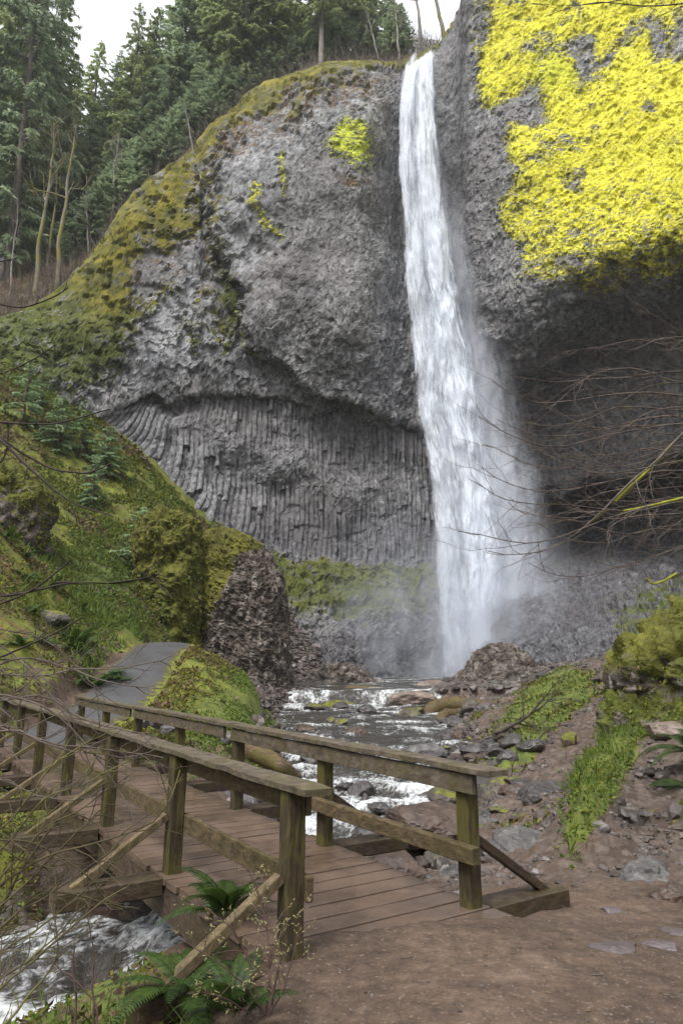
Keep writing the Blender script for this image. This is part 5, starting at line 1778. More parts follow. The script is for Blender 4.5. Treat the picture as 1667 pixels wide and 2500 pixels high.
# proto, px of foot, py of foot, py of top, distance, label
CT = [
    (2, 20, 690, -420, 66, 'tallest dense conifer at the left frame edge, its top out of the picture'),
    (0, -60, 690, -350, 70, 'conifer cut by the left frame edge beside the tallest one'),
    (4, 95, 600, -60, 76, 'conifer with a tapering tip left of the patch of sky'),
    (1, 150, 560, 140, 86, 'short conifer under the patch of sky, left of the twin tips'),
    (0, 205, 520, 96, 84, 'pointed conifer in the middle of the patch of sky'),
    (2, 252, 560, 128, 78, 'broad conifer with a rounded tip below the patch of sky'),
    (4, 300, 540, 18, 72, 'tall conifer with a dark visible trunk above the brush, right of the patch of sky'),
    (0, 352, 500, 12, 78, 'tall conifer with a ragged tip at the right side of the patch of sky'),
    (1, 385, 440, 60, 84, 'conifer half hidden behind the ragged tipped conifer'),
    (2, 425, 430, -150, 76, 'full dark conifer left of the cliff rim, topped out of frame'),
    (0, 470, 380, -260, 80, 'dense conifer standing straight above the moss shoulder of the cliff'),
    (4, 520, 320, -220, 78, 'conifer behind the leaning trunks on the cliff rim'),
    (3, 588, 252, -230, 66, 'big fir with a bare grey trunk at the steep part of the cliff rim'),
    (3, 560, 285, -210, 71, 'fir with drooping boughs just left of the big rim fir'),
    (3, 664, 214, -230, 67, 'straight fir with a thick pale trunk on the cliff rim'),
    (1, 625, 200, -200, 78, 'fir behind and between the two big rim firs'),
    (5, 783, 156, -160, 64.5, 'slender white trunked fir at the edge of the moss capped bulge'),
    (3, 848, 150, -190, 69, 'fir with a straight spotted trunk on top of the moss capped bulge'),
    (2, 800, 140, 75, 80, 'low dark conifer between the white trunk and the spotted trunk'),
    (2, 745, 150, 60, 78, 'low dark conifer left of the white trunked fir'),
    (4, 905, 140, -120, 78, 'olive conifer right of the spotted trunk above the cliff'),
    (1, 955, 150, -60, 80, 'olive conifer nearest the lip of the waterfall'),
    (2, 860, 130, -20, 88, 'background conifer filling the gap right of the spotted trunk'),
    (0, 700, 170, -80, 88, 'background conifer behind the straight pale trunk'),
    (1, 60, 560, 60, 92, 'hazy background conifer behind the left frame trees'),
    (0, 0, 600, -100, 84, 'hazy conifer behind the left frame edge trees'),
    (2, 120, 600, 250, 78, 'low conifer behind the mossy bare trunks'),
    (2, 195, 610, 290, 74, 'small dark conifer right of the mossy bare trunks'),
    (2, 330, 510, 190, 71, 'bushy conifer at the brush slope under the tall conifers'),
    (2, 395, 430, 150, 72, 'bushy dark conifer close above the mossy ridge'),
    (2, 445, 395, 130, 74, 'bushy conifer touching the shoulder of the cliff'),
    (2, 500, 345, 90, 72, 'bushy conifer in the dark corner left of the rim firs'),
    (2, 40, 640, 330, 74, 'low dense conifer at the far left behind the brush'),
    (1, -20, 640, 250, 78, 'low conifer cut by the left frame edge above the brush'),
    (2, 265, 560, 330, 69, 'young conifer in the dark understorey above the mossy ridge'),
    (4, 160, 620, 380, 82, 'shaded conifer deep in the forest behind the mossy trunks'),
    (1, 230, 590, 230, 84, 'shaded conifer deep in the forest below the pointed conifer'),
    (4, 420, 420, 60, 90, 'background conifer far behind the full dark conifer'),
    (0, 550, 280, -100, 90, 'background conifer far behind the drooping fir'),
]


_r = np.random.default_rng(8)
for _k in range(30):
    _px = float(np.interp(_k, [0, 17, 29], [175, 570, 980])) + float(_r.uniform(-12, 12))
    _rim = float(rim_py(_px))
    CT.append((2, _px, _rim - 12, _rim - float(_r.uniform(60, 130)) * (0.8 if _px > 580 else 1.0), float(np.interp(_px, [170, 500, 1000], [62.5, 65, 68])) + float(_r.uniform(0, 3)), 'low bushy conifer of the understorey close behind the cliff rim'))
for _k in range(0):
    pass
for _k in range(34):                       # more of the forest behind, alike to the eye
    _px = float(_r.uniform(-40, 1010))
    _rim = float(rim_py(_px))
    CT.append((int(_r.integers(0, 5)), _px, _rim - _r.uniform(10, 60), min(_rim - 120, float(np.interp(_px, [-40, 90, 150, 210, 260, 330, 400, 520, 700, 1010], [20, 120, 190, 150, 190, 90, 110, -60, 40, 30])) + float(_r.uniform(0, 60))), float(_r.uniform(76, 98)), 'shaded conifer standing deep in the forest above the cliff'))


def hill_at(px, py, Y):
    p = at(px, py, Y)
    p[2] = hillZ(p[0], p[1])
    return p


used = set()
for q, (k, px, pf, pt, Y, lab) in enumerate(CT):
    b = at(px, pf, Y)
    b[2] = float(hillZ(np.array([b[0]]), np.array([b[1]]))[0]) - 0.2
    top = at(px, pt, Y)
    Hn = max(8.0, top[2] - b[2])
    s = Hn / 38.0
    if k in used:
        o = copy_tree(CON[k])
    else:
        o = CON[k]
        used.add(k)
    o.location = b
    w = np.clip(s, 0.6, 1.15) if Hn > 20 else np.clip(s * 1.3, 0.35, 1.0)
    o.scale = (w, w, s)
    o.rotation_euler = (0.0, 0.02 * (q % 3 - 1), q * 2.4)
    tag(o, lab, 'conifer', 'conifers of the forest above the cliff')

# ------------------------------------------------------------------ bare trees
def grow(mb, p, d, L, r, depth, rs, sides=5, curl=0.35, up=0.06, kids=4, ratio=0.62, spread=0.8, flat=0.0, seglen=None, tips=None, start=0.3):
    n = max(4, int(L / seglen)) if seglen else 9
    P = [np.array(p, float)]
    d = np.array(d, float)
    d /= np.linalg.norm(d)
    step = L / n
    D = [d]
    for _ in range(n):
        d = d + rs.normal(0, curl / n ** 0.5, 3) + np.array([0, 0, up])
        if flat:
            d[1] *= (1 - flat)
        d = d / np.linalg.norm(d)
        P.append(P[-1] + d * step)
        D.append(d)
    P = np.array(P)
    rr = r * (1 - 0.72 * np.linspace(0, 1, n + 1))
    mb.tube(P, rr, sides)
    if tips is not None:
        tips.append((P[-1], D[-1]))
    if depth <= 0:
        return
    for k in range(kids):
        t = start + (0.97 - start) * (k + rs.uniform(0.2, 0.8)) / kids
        i = min(n - 1, int(t * n))
        b = D[i]
        a = rs.normal(size=3)
        a -= b * a.dot(b)
        a /= np.linalg.norm(a) + 1e-9
        dd = b * math.cos(spread * rs.uniform(.6, 1.2)) + a * math.sin(spread * rs.uniform(.6, 1.2))
        grow(mb, P[i], dd, L * ratio * rs.uniform(0.6, 1.1) * (1.1 - 0.4 * t), rr[i] * 0.6, depth - 1, rs, max(3, sides - 1), curl, up, kids, ratio, spread, flat, seglen, tips, start)


def bare_tree(name, label, base, top, rad, seed, barkmat, limbs=7, spread=0.6, fork=0.5, depth=3, lean=0.0, group=None, kids=4):
    rs = np.random.default_rng(seed)
    root = empty(name, base, label, 'bare tree', group)
    H = top[2] - base[2]
    tb, cb = MB(), MB()
    n = 22
    t = np.linspace(0, 1, n)
    end = np.array(top) - np.array(base)
    P = t[:, None] * end[None] + 0.02 * H * np.stack([fbm(np.stack([t * 4, t * 0 + seed, t * 0], -1), 3, seed), fbm(np.stack([t * 4, t * 0 + seed + 9, t * 0], -1), 3, seed + 1), t * 0], -1) * np.minimum(1, t * 4)[:, None]
    P[0, 2] -= 0.6
    rr = rad * (1 - 0.8 * t)
    tb.tube(P, rr, 8)
    for k in range(limbs):
        u = fork + (0.98 - fork) * (k + 0.5) / limbs
        i = int(u * (n - 1))
        az = rs.uniform(0, 6.28)
        d = np.array([math.cos(az) * spread, math.sin(az) * spread, rs.uniform(0.5, 1.0)])
        grow(cb, P[i], d, H * 0.33 * rs.uniform(0.6, 1.1) * (1.25 - u * 0.6), rr[i] * 0.6, depth, rs, 5, 0.5, 0.05, kids, 0.6, 0.7)
    tb.build('trunk', MAT[barkmat], root)
    cb.build('crown', MAT[barkmat], root)
    return root


BT = [('tall mossy bare trunk at the foot of the forest, left of its twin', (88, 700, 61), (132, 300), 0.28, 1, 'bark_mossy'), ('leaning mossy bare trunk right of its twin at the edge of the ridge', (140, 712, 59.5), (185, 300), 0.27, 2, 'bark_mossy'),
      ('thin pale trunk standing just right of the left mossy trunk', (116, 660, 66), (150, 380), 0.2, 3, 'bark_mossy'), ('thin bare trunk in the brush beside the dark conifer trunk', (268, 575, 64), (290, 330), 0.17, 4, 'bark_pale'),
      ('bare grey tree at the waterfall lip with crooked limbs', (1030, 128, 68), (1010, -120), 0.25, 5, 'bark_pale'), ('bare tree on the brink right above the falling water', (1084, 85, 67), (1040, -150), 0.3, 6, 'bark_mossy'),
      ('bare twiggy tree left of the waterfall lip', (975, 158, 66.5), (965, -20), 0.16, 7, 'bark_pale'), ('pale crooked bare tree behind the moss capped bulge', (925, 150, 67), (890, 10), 0.14, 8, 'bark_pale'),
      ('thin bare tree leaning out over the moss shoulder of the cliff', (470, 385, 63), (450, 250), 0.1, 9, 'bark_pale'), ('small bare tree in the brush above the mossy ridge', (215, 640, 62), (210, 470), 0.1, 10, 'bark_pale'),
      ('slight bare tree at the far left in the brown brush', (30, 690, 62), (45, 480), 0.12, 11, 'bark_pale'), ('mossy bare tree behind the mossy twins', (60, 640, 70), (75, 380), 0.2, 12, 'bark_mossy')]
for lab, (px, py, Y), (tx, ty), rad, seed, bk in BT:
    b = hill_at(px, py, Y)
    b[2] -= 0.1
    bare_tree('bare_tree', lab, b, at(tx, ty, Y), rad, 400 + seed, bk, limbs=8 if seed < 8 else 6, fork=0.45, depth=3 if seed in (1, 2, 5, 6) else 2, group='bare trees along the forest edge')


# ------------------------------------------------------------------ brush on the forest slope (no one could count these stems)
def brush():
    rs = np.random.default_rng(31)
    mb = MB()
    keep = RIMU < 1080
    rp = RIMP[keep]
    for _ in range(3200):
        i = rs.integers(0, len(rp))
        x, y, _z = rp[i]
        dy = 0.3 + 14 * rs.uniform() ** 1.7
        x = x + rs.normal(0, .4)
        y = y + dy
        z = float(0)
        mb_p = (x, y)
        BR.append((x, y, rs.uniform(1.0, 3.6)))
    A = np.array(BR)
    Z = hillZ(A[:, 0], A[:, 1])
    for (x, y, h), z in zip(BR, Z):
        d = np.array([rs.normal(0, .22), rs.normal(0, .22), 1])
        grow(mb, (x, y, z - 0.2), d, h, 0.026, 1, rs, 3, 0.5, 0.02, 3, 0.55, 0.6, seglen=h / 4)
    tag(mb.build('undergrowth', MAT['brush'], smooth=False), 'tangled bare brown brush along the foot of the forest', 'brush', kind='stuff')


BR = []
brush()


# ------------------------------------------------------------------ saplings on the mossy slope
SAP = [make_conifer(51, 6.0, 0.05, 2.0, 60, 'needles_sapling', name='conifer_sapling', dead=0.0, leaf=0.26), make_conifer(52, 6.0, 0.04, 2.3, 60, 'needles_sapling', name='conifer_sapling', dead=0.0, leaf=0.28)]
for c in SAP:
    del c['_h']
ST = [(0, 55, 1055, 950, 44, 'blue green sapling at the left frame edge beside the dark twig'), (1, 135, 1165, 1075, 44.5, 'grey green sapling standing highest in the middle of the mossy slope'), (0, 225, 1230, 1150, 42, 'lowest of the three saplings clustered on the mossy slope'),
      (1, 255, 1180, 1100, 45.5, 'bushy sapling right of the lowest sapling on the mossy slope'), (1, 345, 1370, 1255, 40, 'dark round sapling directly left of the moss covered hillock'), (0, 190, 1190, 1100, 46, 'small sapling tucked behind the clustered saplings'), (0, 95, 1010, 955, 47, 'little sapling behind the one at the left frame edge')]
used = set()
for q, (k, px, pf, pt, Y, lab) in enumerate(ST):
    b = at(px, pf, Y)
    gz = float(ground_h(np.array([b[0]]), np.array([b[1]]))[0][0])
    hgt = at(px, pt, Y)[2] - b[2]
    b[2] = gz - 0.1
    o = SAP[k] if k not in used else copy_tree(SAP[k])
    used.add(k)
    o.location = b
    s = (hgt + 0.6) / 6.0 * 1.3
    o.scale = (s * 1.15, s * 1.15, s)
    o.rotation_euler = (0, 0, q * 1.7)
    tag(o, lab, 'sapling', 'conifer saplings on the mossy slope')


# ------------------------------------------------------------------ leaf cover on slopes, mound and banks
def ground_pts(rs, n, xr, yr, test):
    x = rs.uniform(*xr, n)
    y = rs.uniform(*yr, n)
    H, e, pd, mf, s, c = ground_h(x, y)
    P = np.stack([x, y, H], -1)
    px, py = proj(P)
    px = px + 16 * fbm(P / 0.5, 3, 171)
    py = py + 16 * fbm(P / 0.5, 3, 172)
    k = test(px, py, P, e, pd, s, c)
    P = P[k]
    eps = 0.05
    Hx = ground_h(P[:, 0] + eps, P[:, 1])[0]
    Hy = ground_h(P[:, 0], P[:, 1] + eps)[0]
    N = np.stack([-(Hx - P[:, 2]) / eps, -(Hy - P[:, 2]) / eps, np.ones(len(P))], -1)
    N /= np.linalg.norm(N, axis=1)[:, None]
    return P, N


def clumped(rs, P, f, lo, hi):
    v = fbm(P / f, 3, int(rs.integers(1000)))
    return rs.uniform(0, 1, len(P)) < ss(lo, hi, v)


TONGUE = [(1130, 1850), (1180, 1800), (1230, 1740), (1270, 1690), (1330, 1640), (1400, 1625), (1452, 1650), (1455, 1700), (1400, 1745), (1350, 1775), (1325, 1835), (1290, 1875), (1220, 1885)]
STRIP = [(1375, 1960), (1420, 1850), (1500, 1780), (1530, 1690), (1600, 1640), (1700, 1640), (1660, 1760), (1560, 1820), (1540, 1870), (1475, 1970), (1440, 2060), (1400, 2120), (1372, 2080)]


def covers():
    rs = np.random.default_rng(77)
    g1, g2, g3 = MB(), MB(), MB()
    # mound between path and stream
    P, N = ground_pts(rs, 110000, (-7.2, -1.0), (16.8, 31), lambda px, py, P, e, pd, s, c: (e > 0.1) & (pd > 1.2) & (P[:, 0] < -1.2) & (P[:, 0] > -7.0) & ((s < -5) | (c > 2.3) | (s > 15.5)))
    k = clumped(rs, P, 0.7, -0.35, 0.25)
    P, N = P[k], N[k]
    right = ss(-5.2, -3.2, P[:, 0]) > rs.uniform(0, 1, len(P))
    scatter_leaves(g1, P[~right], N[~right], 0.085, 0.5, rs)
    scatter_leaves(g2, P[right], N[right], 0.07, 0.7, rs)
    k = rs.uniform(0, 1, len(P)) < 0.22 * (~right)
    scatter_leaves(g3, P[k], N[k], 0.13, 0.6, rs)
    # green tongue and strip on the right bank
    P, N = ground_pts(rs, 90000, (1.5, 14), (7, 36), lambda px, py, P, e, pd, s, c: ((poly_sd(px, py, TONGUE) > -8) | (poly_sd(px, py, STRIP) > -6)) & (e > 0.05))
    k = clumped(rs, P, 0.8, -0.30, 0.30)
    P, N = P[k], N[k]
    sz = np.where(P[:, 1] > 15, 0.12, 0.075)
    j = rs.uniform(0, 1, len(P)) < 0.6
    scatter_leaves(g2, P[j], N[j], sz[j][:, None], 0.5, rs)
    scatter_leaves(g1, P[~j], N[~j], sz[~j][:, None], 0.5, rs)
    k = rs.uniform(0, 1, len(P)) < 0.1
    scatter_leaves(g3, P[k], N[k], 0.08, 0.6, rs)
    P, N = ground_pts(rs, 60000, (1.8, 7.5), (7.4, 15.5), lambda px, py, P, e, pd, s, c: (poly_sd(px, py, STRIP) > -4) & (e > 0.05))
    k = clumped(rs, P, 0.3, -0.7, 0.0)
    P, N = P[k], N[k]
    j = rs.uniform(0, 1, len(P))
    scatter_leaves(g2, P[j < .6], N[j < .6], 0.055, 0.5, rs)
    scatter_leaves(g1, P[(j >= .6) & (j < .82)], N[(j >= .6) & (j < .82)], 0.05, 0.5, rs)
    blades = j > 0.82
    scatter_leaves(g2, P[blades], N[blades], 0.16, -0.4, rs, aspect=0.07, droop=-0.6)
    rd, _i = near_line(P[:, 0], P[:, 1], RIDGE)
    # scattered clumps over the rest of the right bank
    P, N = ground_pts(rs, 90000, (1.4, 13), (6.5, 34), lambda px, py, P, e, pd, s, c: (e > 0.25) & (c > 2.4))
    k = clumped(rs, P, 1.3, 0.12, 0.42)
    P, N = P[k], N[k]
    j = rs.uniform(0, 1, len(P))
    sz = (0.045 + 0.003 * P[:, 1])[:, None]
    scatter_leaves(g1, P[j < .4], N[j < .4], sz[j < .4], 0.6, rs)
    scatter_leaves(g2, P[(j >= .4) & (j < .65)], N[(j >= .4) & (j < .65)], sz[(j >= .4) & (j < .65)], 0.6, rs)
    scatter_leaves(g3, P[j >= .65], N[j >= .65], sz[j >= .65], 0.8, rs, aspect=0.45)
    # left hillside: ferny moss above, dead bracken below
    P, N = ground_pts(rs, 260000, (-26, -6.5), (15, 54), lambda px, py, P, e, pd, s, c: (pd > 1.25) & (px > -80) & (px < 560) & (py > 850) & (py < 1740))
    px, py = proj(P)
    k = clumped(rs, P, 1.6, -0.4, 0.15)
    P, N, px, py = P[k], N[k], px[k], py[k]
    sz = 0.035 + 0.0040 * P[:, 1]
    brown = 0.75 * ss(-0.10, 0.35, fbm(P / 3.5, 3, 801) + 0.35 * ss(28, 20, P[:, 1]) - 0.6 * ss(1280, 1350, py) * ss(1480, 1380, py) * ss(140, 220, px)) > rs.uniform(0, 1, len(P))
    j = rs.uniform(0, 1, len(P)) < 0.45 + 0.4 * ss(120, 250, px) * ss(1250, 1350, py)
    scatter_leaves(g3, P[brown], N[brown], sz[brown][:, None] * 1.2, 0.5, rs, aspect=0.4)
    m_ = ~brown & j & (rs.uniform(0, 1, len(P)) < 0.35)
    scatter_leaves(g2, P[m_], N[m_], 0.30, -0.3, rs, aspect=0.08, droop=-0.6)
    m_ = ~brown & j
    scatter_leaves(g2, P[m_], N[m_], sz[m_][:, None], 0.6, rs)
    m_ = ~brown & ~j
    scatter_leaves(g1, P[m_], N[m_], sz[m_][:, None], 0.6, rs)
    # near left bank and the shaded bank under the bridge
    P, N = ground_pts(rs, 60000, (-7.5, -0.7), (2.5, 13.5), lambda px, py, P, e, pd, s, c: (e > 0.15) & ((c < -0.25)) & (P[:, 1] > 2.6))
    k = clumped(rs, P, 0.5, -0.7, 0.0)
    P, N = P[k], N[k]
    j = rs.uniform(0, 1, len(P))
    P = P + N * 0.015
    near = P[:, 1] < 6.5
    gb = (j < .12) & near
    scatter_leaves(g2, P[gb], N[gb], 0.13, -0.4, rs, aspect=0.06, droop=-0.6)
    scatter_leaves(g2, P[j < .35], N[j < .35], 0.055, 0.3, rs)
    scatter_leaves(g1, P[(j >= .35) & (j < .65)], N[(j >= .35) & (j < .65)], 0.05, 0.3, rs)
    scatter_leaves(g3, P[j >= .65], N[j >= .65], 0.06, 0.5, rs)
    # verge plants along the far rail
    P, N = ground_pts(rs, 6000, (-6.5, -1.5), (13.5, 18.5), lambda px, py, P, e, pd, s, c: (e > 0.1) & (pd > 1.25) & (c > 2.0))
    k = clumped(rs, P, 0.5, -0.1, 0.3)
    scatter_leaves(g2, P[k], N[k], 0.09, 0.4, rs)
    # hillock, bluff
    for (G, N, nn, px0, sz, gsel) in ((Gh, Nh, 26000, 0, 0.14, 0), (Gb, Nb, 26000, 0, 0.075, 1), (Gl, Nl, 16000, 0, 0.12, 1)):
        r, cc = G.shape[:2]
        i = rs.integers(0, r, nn)
        j = rs.integers(0, cc, nn)
        P, Nn = G[i, j] + rs.normal(0, 0.04, (nn, 3)), N[i, j]
        k = clumped(rs, P, 0.8, -0.3, 0.25) & (Nn[:, 1] < 0.5)
        P, Nn = P[k], Nn[k]
        q = rs.uniform(0, 1, len(P))
        scatter_leaves(g1, P[q < .72], Nn[q < .72], sz, 0.6, rs, droop=0.4)
        scatter_leaves(g2, P[(q >= .72) & (q < .9)], Nn[(q >= .72) & (q < .9)], sz, 0.5, rs, droop=0.4)
        scatter_leaves(g3, P[q >= .9], Nn[q >= .9], sz, 0.5, rs, droop=0.4)
    # fallen leaves and chips on the mud
    P, N = ground_pts(rs, 5000, (-1.0, 7), (2.2, 13), lambda px, py, P, e, pd, s, c: (e > 0.2) & ((c > 2.0) | (s < -0.3)))
    k = clumped(rs, P, 0.8, -0.5, 0.5) & (rs.uniform(0, 1, len(P)) < 0.45)
    scatter_leaves(g3, P[k] + N[k] * 0.006, N[k], 0.028, 3.0, rs, aspect=0.5)
    tag(g1.build('moss', MAT['moss_leaf'], smooth=False), 'yellowish moss and small leaves covering banks and slopes', 'moss', kind='stuff')
    tag(g2.build('ground_cover', MAT['green_leaf'], smooth=False), 'fresh green leafy ground cover on banks and slopes', 'ground cover', kind='stuff')
    tag(g3.build('leaf_litter', MAT['dead_leaf'], smooth=False), 'brown dead bracken and fallen leaves on the ground', 'leaf litter', kind='stuff')


covers()


# ------------------------------------------------------------------ loose gravel and stones
def gravel():
    rs = np.random.default_rng(91)
    V0, F0 = ICO[1]
    mb = MB()
    def put(P, size):
        n = len(P)
        s = size * rs.lognormal(0, 0.45, n)
        sc3 = rs.uniform(0.6, 1.3, (n, 3)) * np.array([1, 1, 0.62])
        a = rs.uniform(0, 6.28, n)
        jit = 1 + rs.uniform(-.28, .28, (n, len(V0)))
        V = V0[None] * jit[..., None] * sc3[:, None, :] * s[:, None, None]
        ca, sa = np.cos(a)[:, None], np.sin(a)[:, None]
        V = np.stack([V[..., 0] * ca - V[..., 1] * sa, V[..., 0] * sa + V[..., 1] * ca, V[..., 2]], -1) + P[:, None, :]
        Fc = (F0[None] + (np.arange(n) * len(V0))[:, None, None]).reshape(-1, 3)
        mb.add(V.reshape(-1, 3), Fc, var=np.repeat(rs.uniform(0, 1, n), len(V0)))
    T = lambda px, py, P, e, pd, s, c: ((e > -0.25) & (e < 0.9)) & ((c > 2.1) | (c < -0.5) | (s > 15)) & (P[:, 0] > -6)
    P, N = ground_pts(rs, 22000, (-4, 6), (6, 34), T)
    put(P[::2], 0.05)
    put(P[1::7], 0.11)
    T = lambda px, py, P, e, pd, s, c: (e > 0.4) & (P[:, 0] > 1.2) & (c > 2.2) & (poly_sd(px, py, TONGUE) < 0) & (poly_sd(px, py, STRIP) < 0)
    P, N = ground_pts(rs, 16000, (1.2, 15), (5.8, 40), T)
    k = clumped(rs, P, 1.2, -0.2, 0.5)
    far = P[:, 1] > 15
    put(P[k & far], 0.075)
    near = k & ~far
    put(P[near & (rs.uniform(0, 1, len(P)) < 0.45)], 0.032)
    P, N = ground_pts(rs, 16000, (1.0, 8.5), (6.0, 16), T)
    k = clumped(rs, P, 0.9, 0.05, 0.5)
    put(P[k], 0.028)
    k = clumped(rs, P, 0.9, 0.15, 0.6) & (rs.uniform(0, 1, len(P)) < 0.3)
    put(P[k], 0.075)
    T = lambda px, py, P, e, pd, s, c: (P[:, 1] > 34) & (P[:, 0] > -6) & (e > -0.6)
    P, N = ground_pts(rs, 16000, (-6, 16), (33, 56), T)
    put(P, 0.13)
    T = lambda px, py, P, e, pd, s, c: (e > 0.2) & ((s < -0.3) | (c > 2.0))
    P, N = ground_pts(rs, 2600, (-0.6, 5.5), (2.3, 8.0), T)
    put(P, 0.006)
    tag(mb.build('gravel', MAT['pebble'], smooth=False), 'loose gravel and broken stones along the stream and trails', 'gravel', kind='stuff')


gravel()


# ------------------------------------------------------------------ ferns
def frond_mesh(seed, L=0.75, npair=30, wid=0.12):
    rs = np.random.default_rng(seed)
    mb = MB()
    u = np.linspace(0, 1, 24)
    arch = rs.uniform(0.35, 0.6)
    X = L * (u - 0.10 * u ** 3)
    Z = L * (arch * u - (arch + 0.22) * u ** 2)
    Yb = L * rs.uniform(-.12, .12) * u ** 2
    Q = np.stack([X, Yb, Z], -1)
    mb.tube(Q, np.linspace(0.0035, 0.0012, 24), 4, var=0.9)
    for k in range(npair):
        t = 0.10 + 0.88 * k / (npair - 1)
        c = np.array([np.interp(t, u, Q[:, q]) for q in range(3)])
        tang = np.array([np.interp(min(1, t + .03), u, Q[:, q]) - np.interp(max(0, t - .03), u, Q[:, q]) for q in range(3)])
        tang /= np.linalg.norm(tang) + 1e-9
        ln = wid * (math.sin(math.pi * min(1, (t * 0.86 + 0.14))) ** 0.7) * rs.uniform(.9, 1.08) + 0.008
        for sg in (-1, 1):
            sd = np.array([0, sg, 0]) * 0.94 + tang * 0.34
            sd /= np.linalg.norm(sd)
            wv = tang * 0.013 * (0.5 + 0.5 * ln / wid)
            tip = c + sd * ln + np.array([0, 0, -0.22 * ln])
            midp = c + sd * ln * 0.5 + np.array([0, 0, 0.03 * ln])
            mb.add([c - wv * 0.6, midp - wv, tip, midp + wv, c + wv * 0.6], [(0, 1, 3, 4)], var=rs.uniform(0, .8))
            mb.Ft.append(np.array([[mb.n - 4, mb.n - 3, mb.n - 2]]))
    return mb


FR = []


def fern(label, base, n, L, seed, droop=0.0, az0=0.0, azr=6.283, pitch=(0.2, 1.0)):
    rs = np.random.default_rng(seed)
    root = empty('sword_fern', base, label, 'fern', 'sword ferns at the stream banks')
    for k in range(n):
        i = k % 3
        if len(FR) <= i:
            o = frond_mesh(20 + i).build('frond', MAT['fern_leaf'], root, smooth=False)
            FR.append(o)
        else:
            o = FR[i].copy()
            col.objects.link(o)
            o.parent = root
        o.location = (rs.normal(0, .02), rs.normal(0, .02), 0)
        o.rotation_euler = (rs.uniform(-.3, .3), -rs.uniform(*pitch), az0 + azr * (k + rs.uniform(-.3, .3)) / n)
        s = L / 0.75 * rs.uniform(.75, 1.15)
        o.scale = (s, s, s)
    return root


def bank(px, py, Y, dz=0.0):
    p = at(px, py, Y)
    p[2] = float(ground_h(p[:1], p[1:2])[0][0]) + dz
    return tuple(p)


fern('dark sword fern drooping behind the pale near brace', at(555, 2240, 5.4), 11, 0.5, 1)
fern('large sword fern spreading over the water before the near outrigger', at(450, 2440, 4.35), 12, 0.52, 2, pitch=(0.1, .7))
fern('yellowing sword fern under the front of the near outrigger', at(575, 2480, 4.0), 10, 0.38, 3)
fern('sword fern at the right frame edge beside the mud trail', at(1690, 1840, 10.6), 16, 0.8, 4, pitch=(-.1, .8))
fern('sword fern hanging at the right frame edge below the other one', at(1695, 1935, 10.2), 14, 0.7, 5, pitch=(-.4, .5))
fern('small fern in the dark hollow left of the bridge', bank(40, 2150, 7.2), 9, 0.5, 6)


_rf = np.random.default_rng(61)
for _k in range(16):
    _px, _py = float(_rf.uniform(0, 290)), float(_rf.uniform(1440, 1640))
    _Y = float(np.interp(_py, [1440, 1640], [25, 18.5]) + _px / 120)
    fern('sword fern growing on the brown hillside left of the path', bank(_px, _py, _Y, 0.02), 9, float(_rf.uniform(.55, .9)), 100 + _k, pitch=(.1, .9))['group'] = 'ferns on the hillside'


# ------------------------------------------------------------------ bare foreground branches
def limb(mb, pts, r0, r1, rs, n=26, wob=0.02, sides=6):
    P = np.array([at(*p) for p in pts])
    L = np.concatenate([[0], np.cumsum(np.linalg.norm(np.diff(P, axis=0), axis=1))])
    L /= L[-1]
    t = np.linspace(0, 1, n)
    # smooth through the points
    Q = np.stack([np.interp(t, L, P[:, k]) for k in range(3)], -1)
    for _ in range(4):
        Q[1:-1] = 0.25 * Q[:-2] + 0.5 * Q[1:-1] + 0.25 * Q[2:]
    ln = np.linalg.norm(P[-1] - P[0])
    Q[1:-1] += (wob * ln * np.stack([fbm(np.stack([t * 5, t * 0 + rs.uniform(0, 99), t * 0], -1), 3, k) for k in range(3)], -1))[1:-1]
    rr = r0 + (r1 - r0) * t ** 0.8
    mb.tube(Q, rr, sides)
    return Q, rr, ln


def twigs(mb, Q, rr, ln, rs, k, lr=(0.12, 0.3), depth=1, up=0.03, start=0.2, ang=0.6, kids=3):
    n = len(Q)
    for q in range(k):
        t = start + (0.98 - start) * (q + rs.uniform(.1, .9)) / k
        i = min(n - 2, int(t * n))
        b = Q[i + 1] - Q[i]
        b /= np.linalg.norm(b) + 1e-9
        a = rs.normal(size=3) * np.array([1, 0.7, 1.0])
        a -= b * a.dot(b)
        a /= np.linalg.norm(a) + 1e-9
        an = ang * rs.uniform(.6, 1.3)
        L = ln * rs.uniform(*lr) * (1.15 - 0.6 * t)
        grow(mb, Q[i], b * math.cos(an) + a * math.sin(an), L, max(0.0034, rr[i] * 0.6), depth, rs, 4, 0.45, up, kids, 0.55, 0.6, seglen=L / 7)


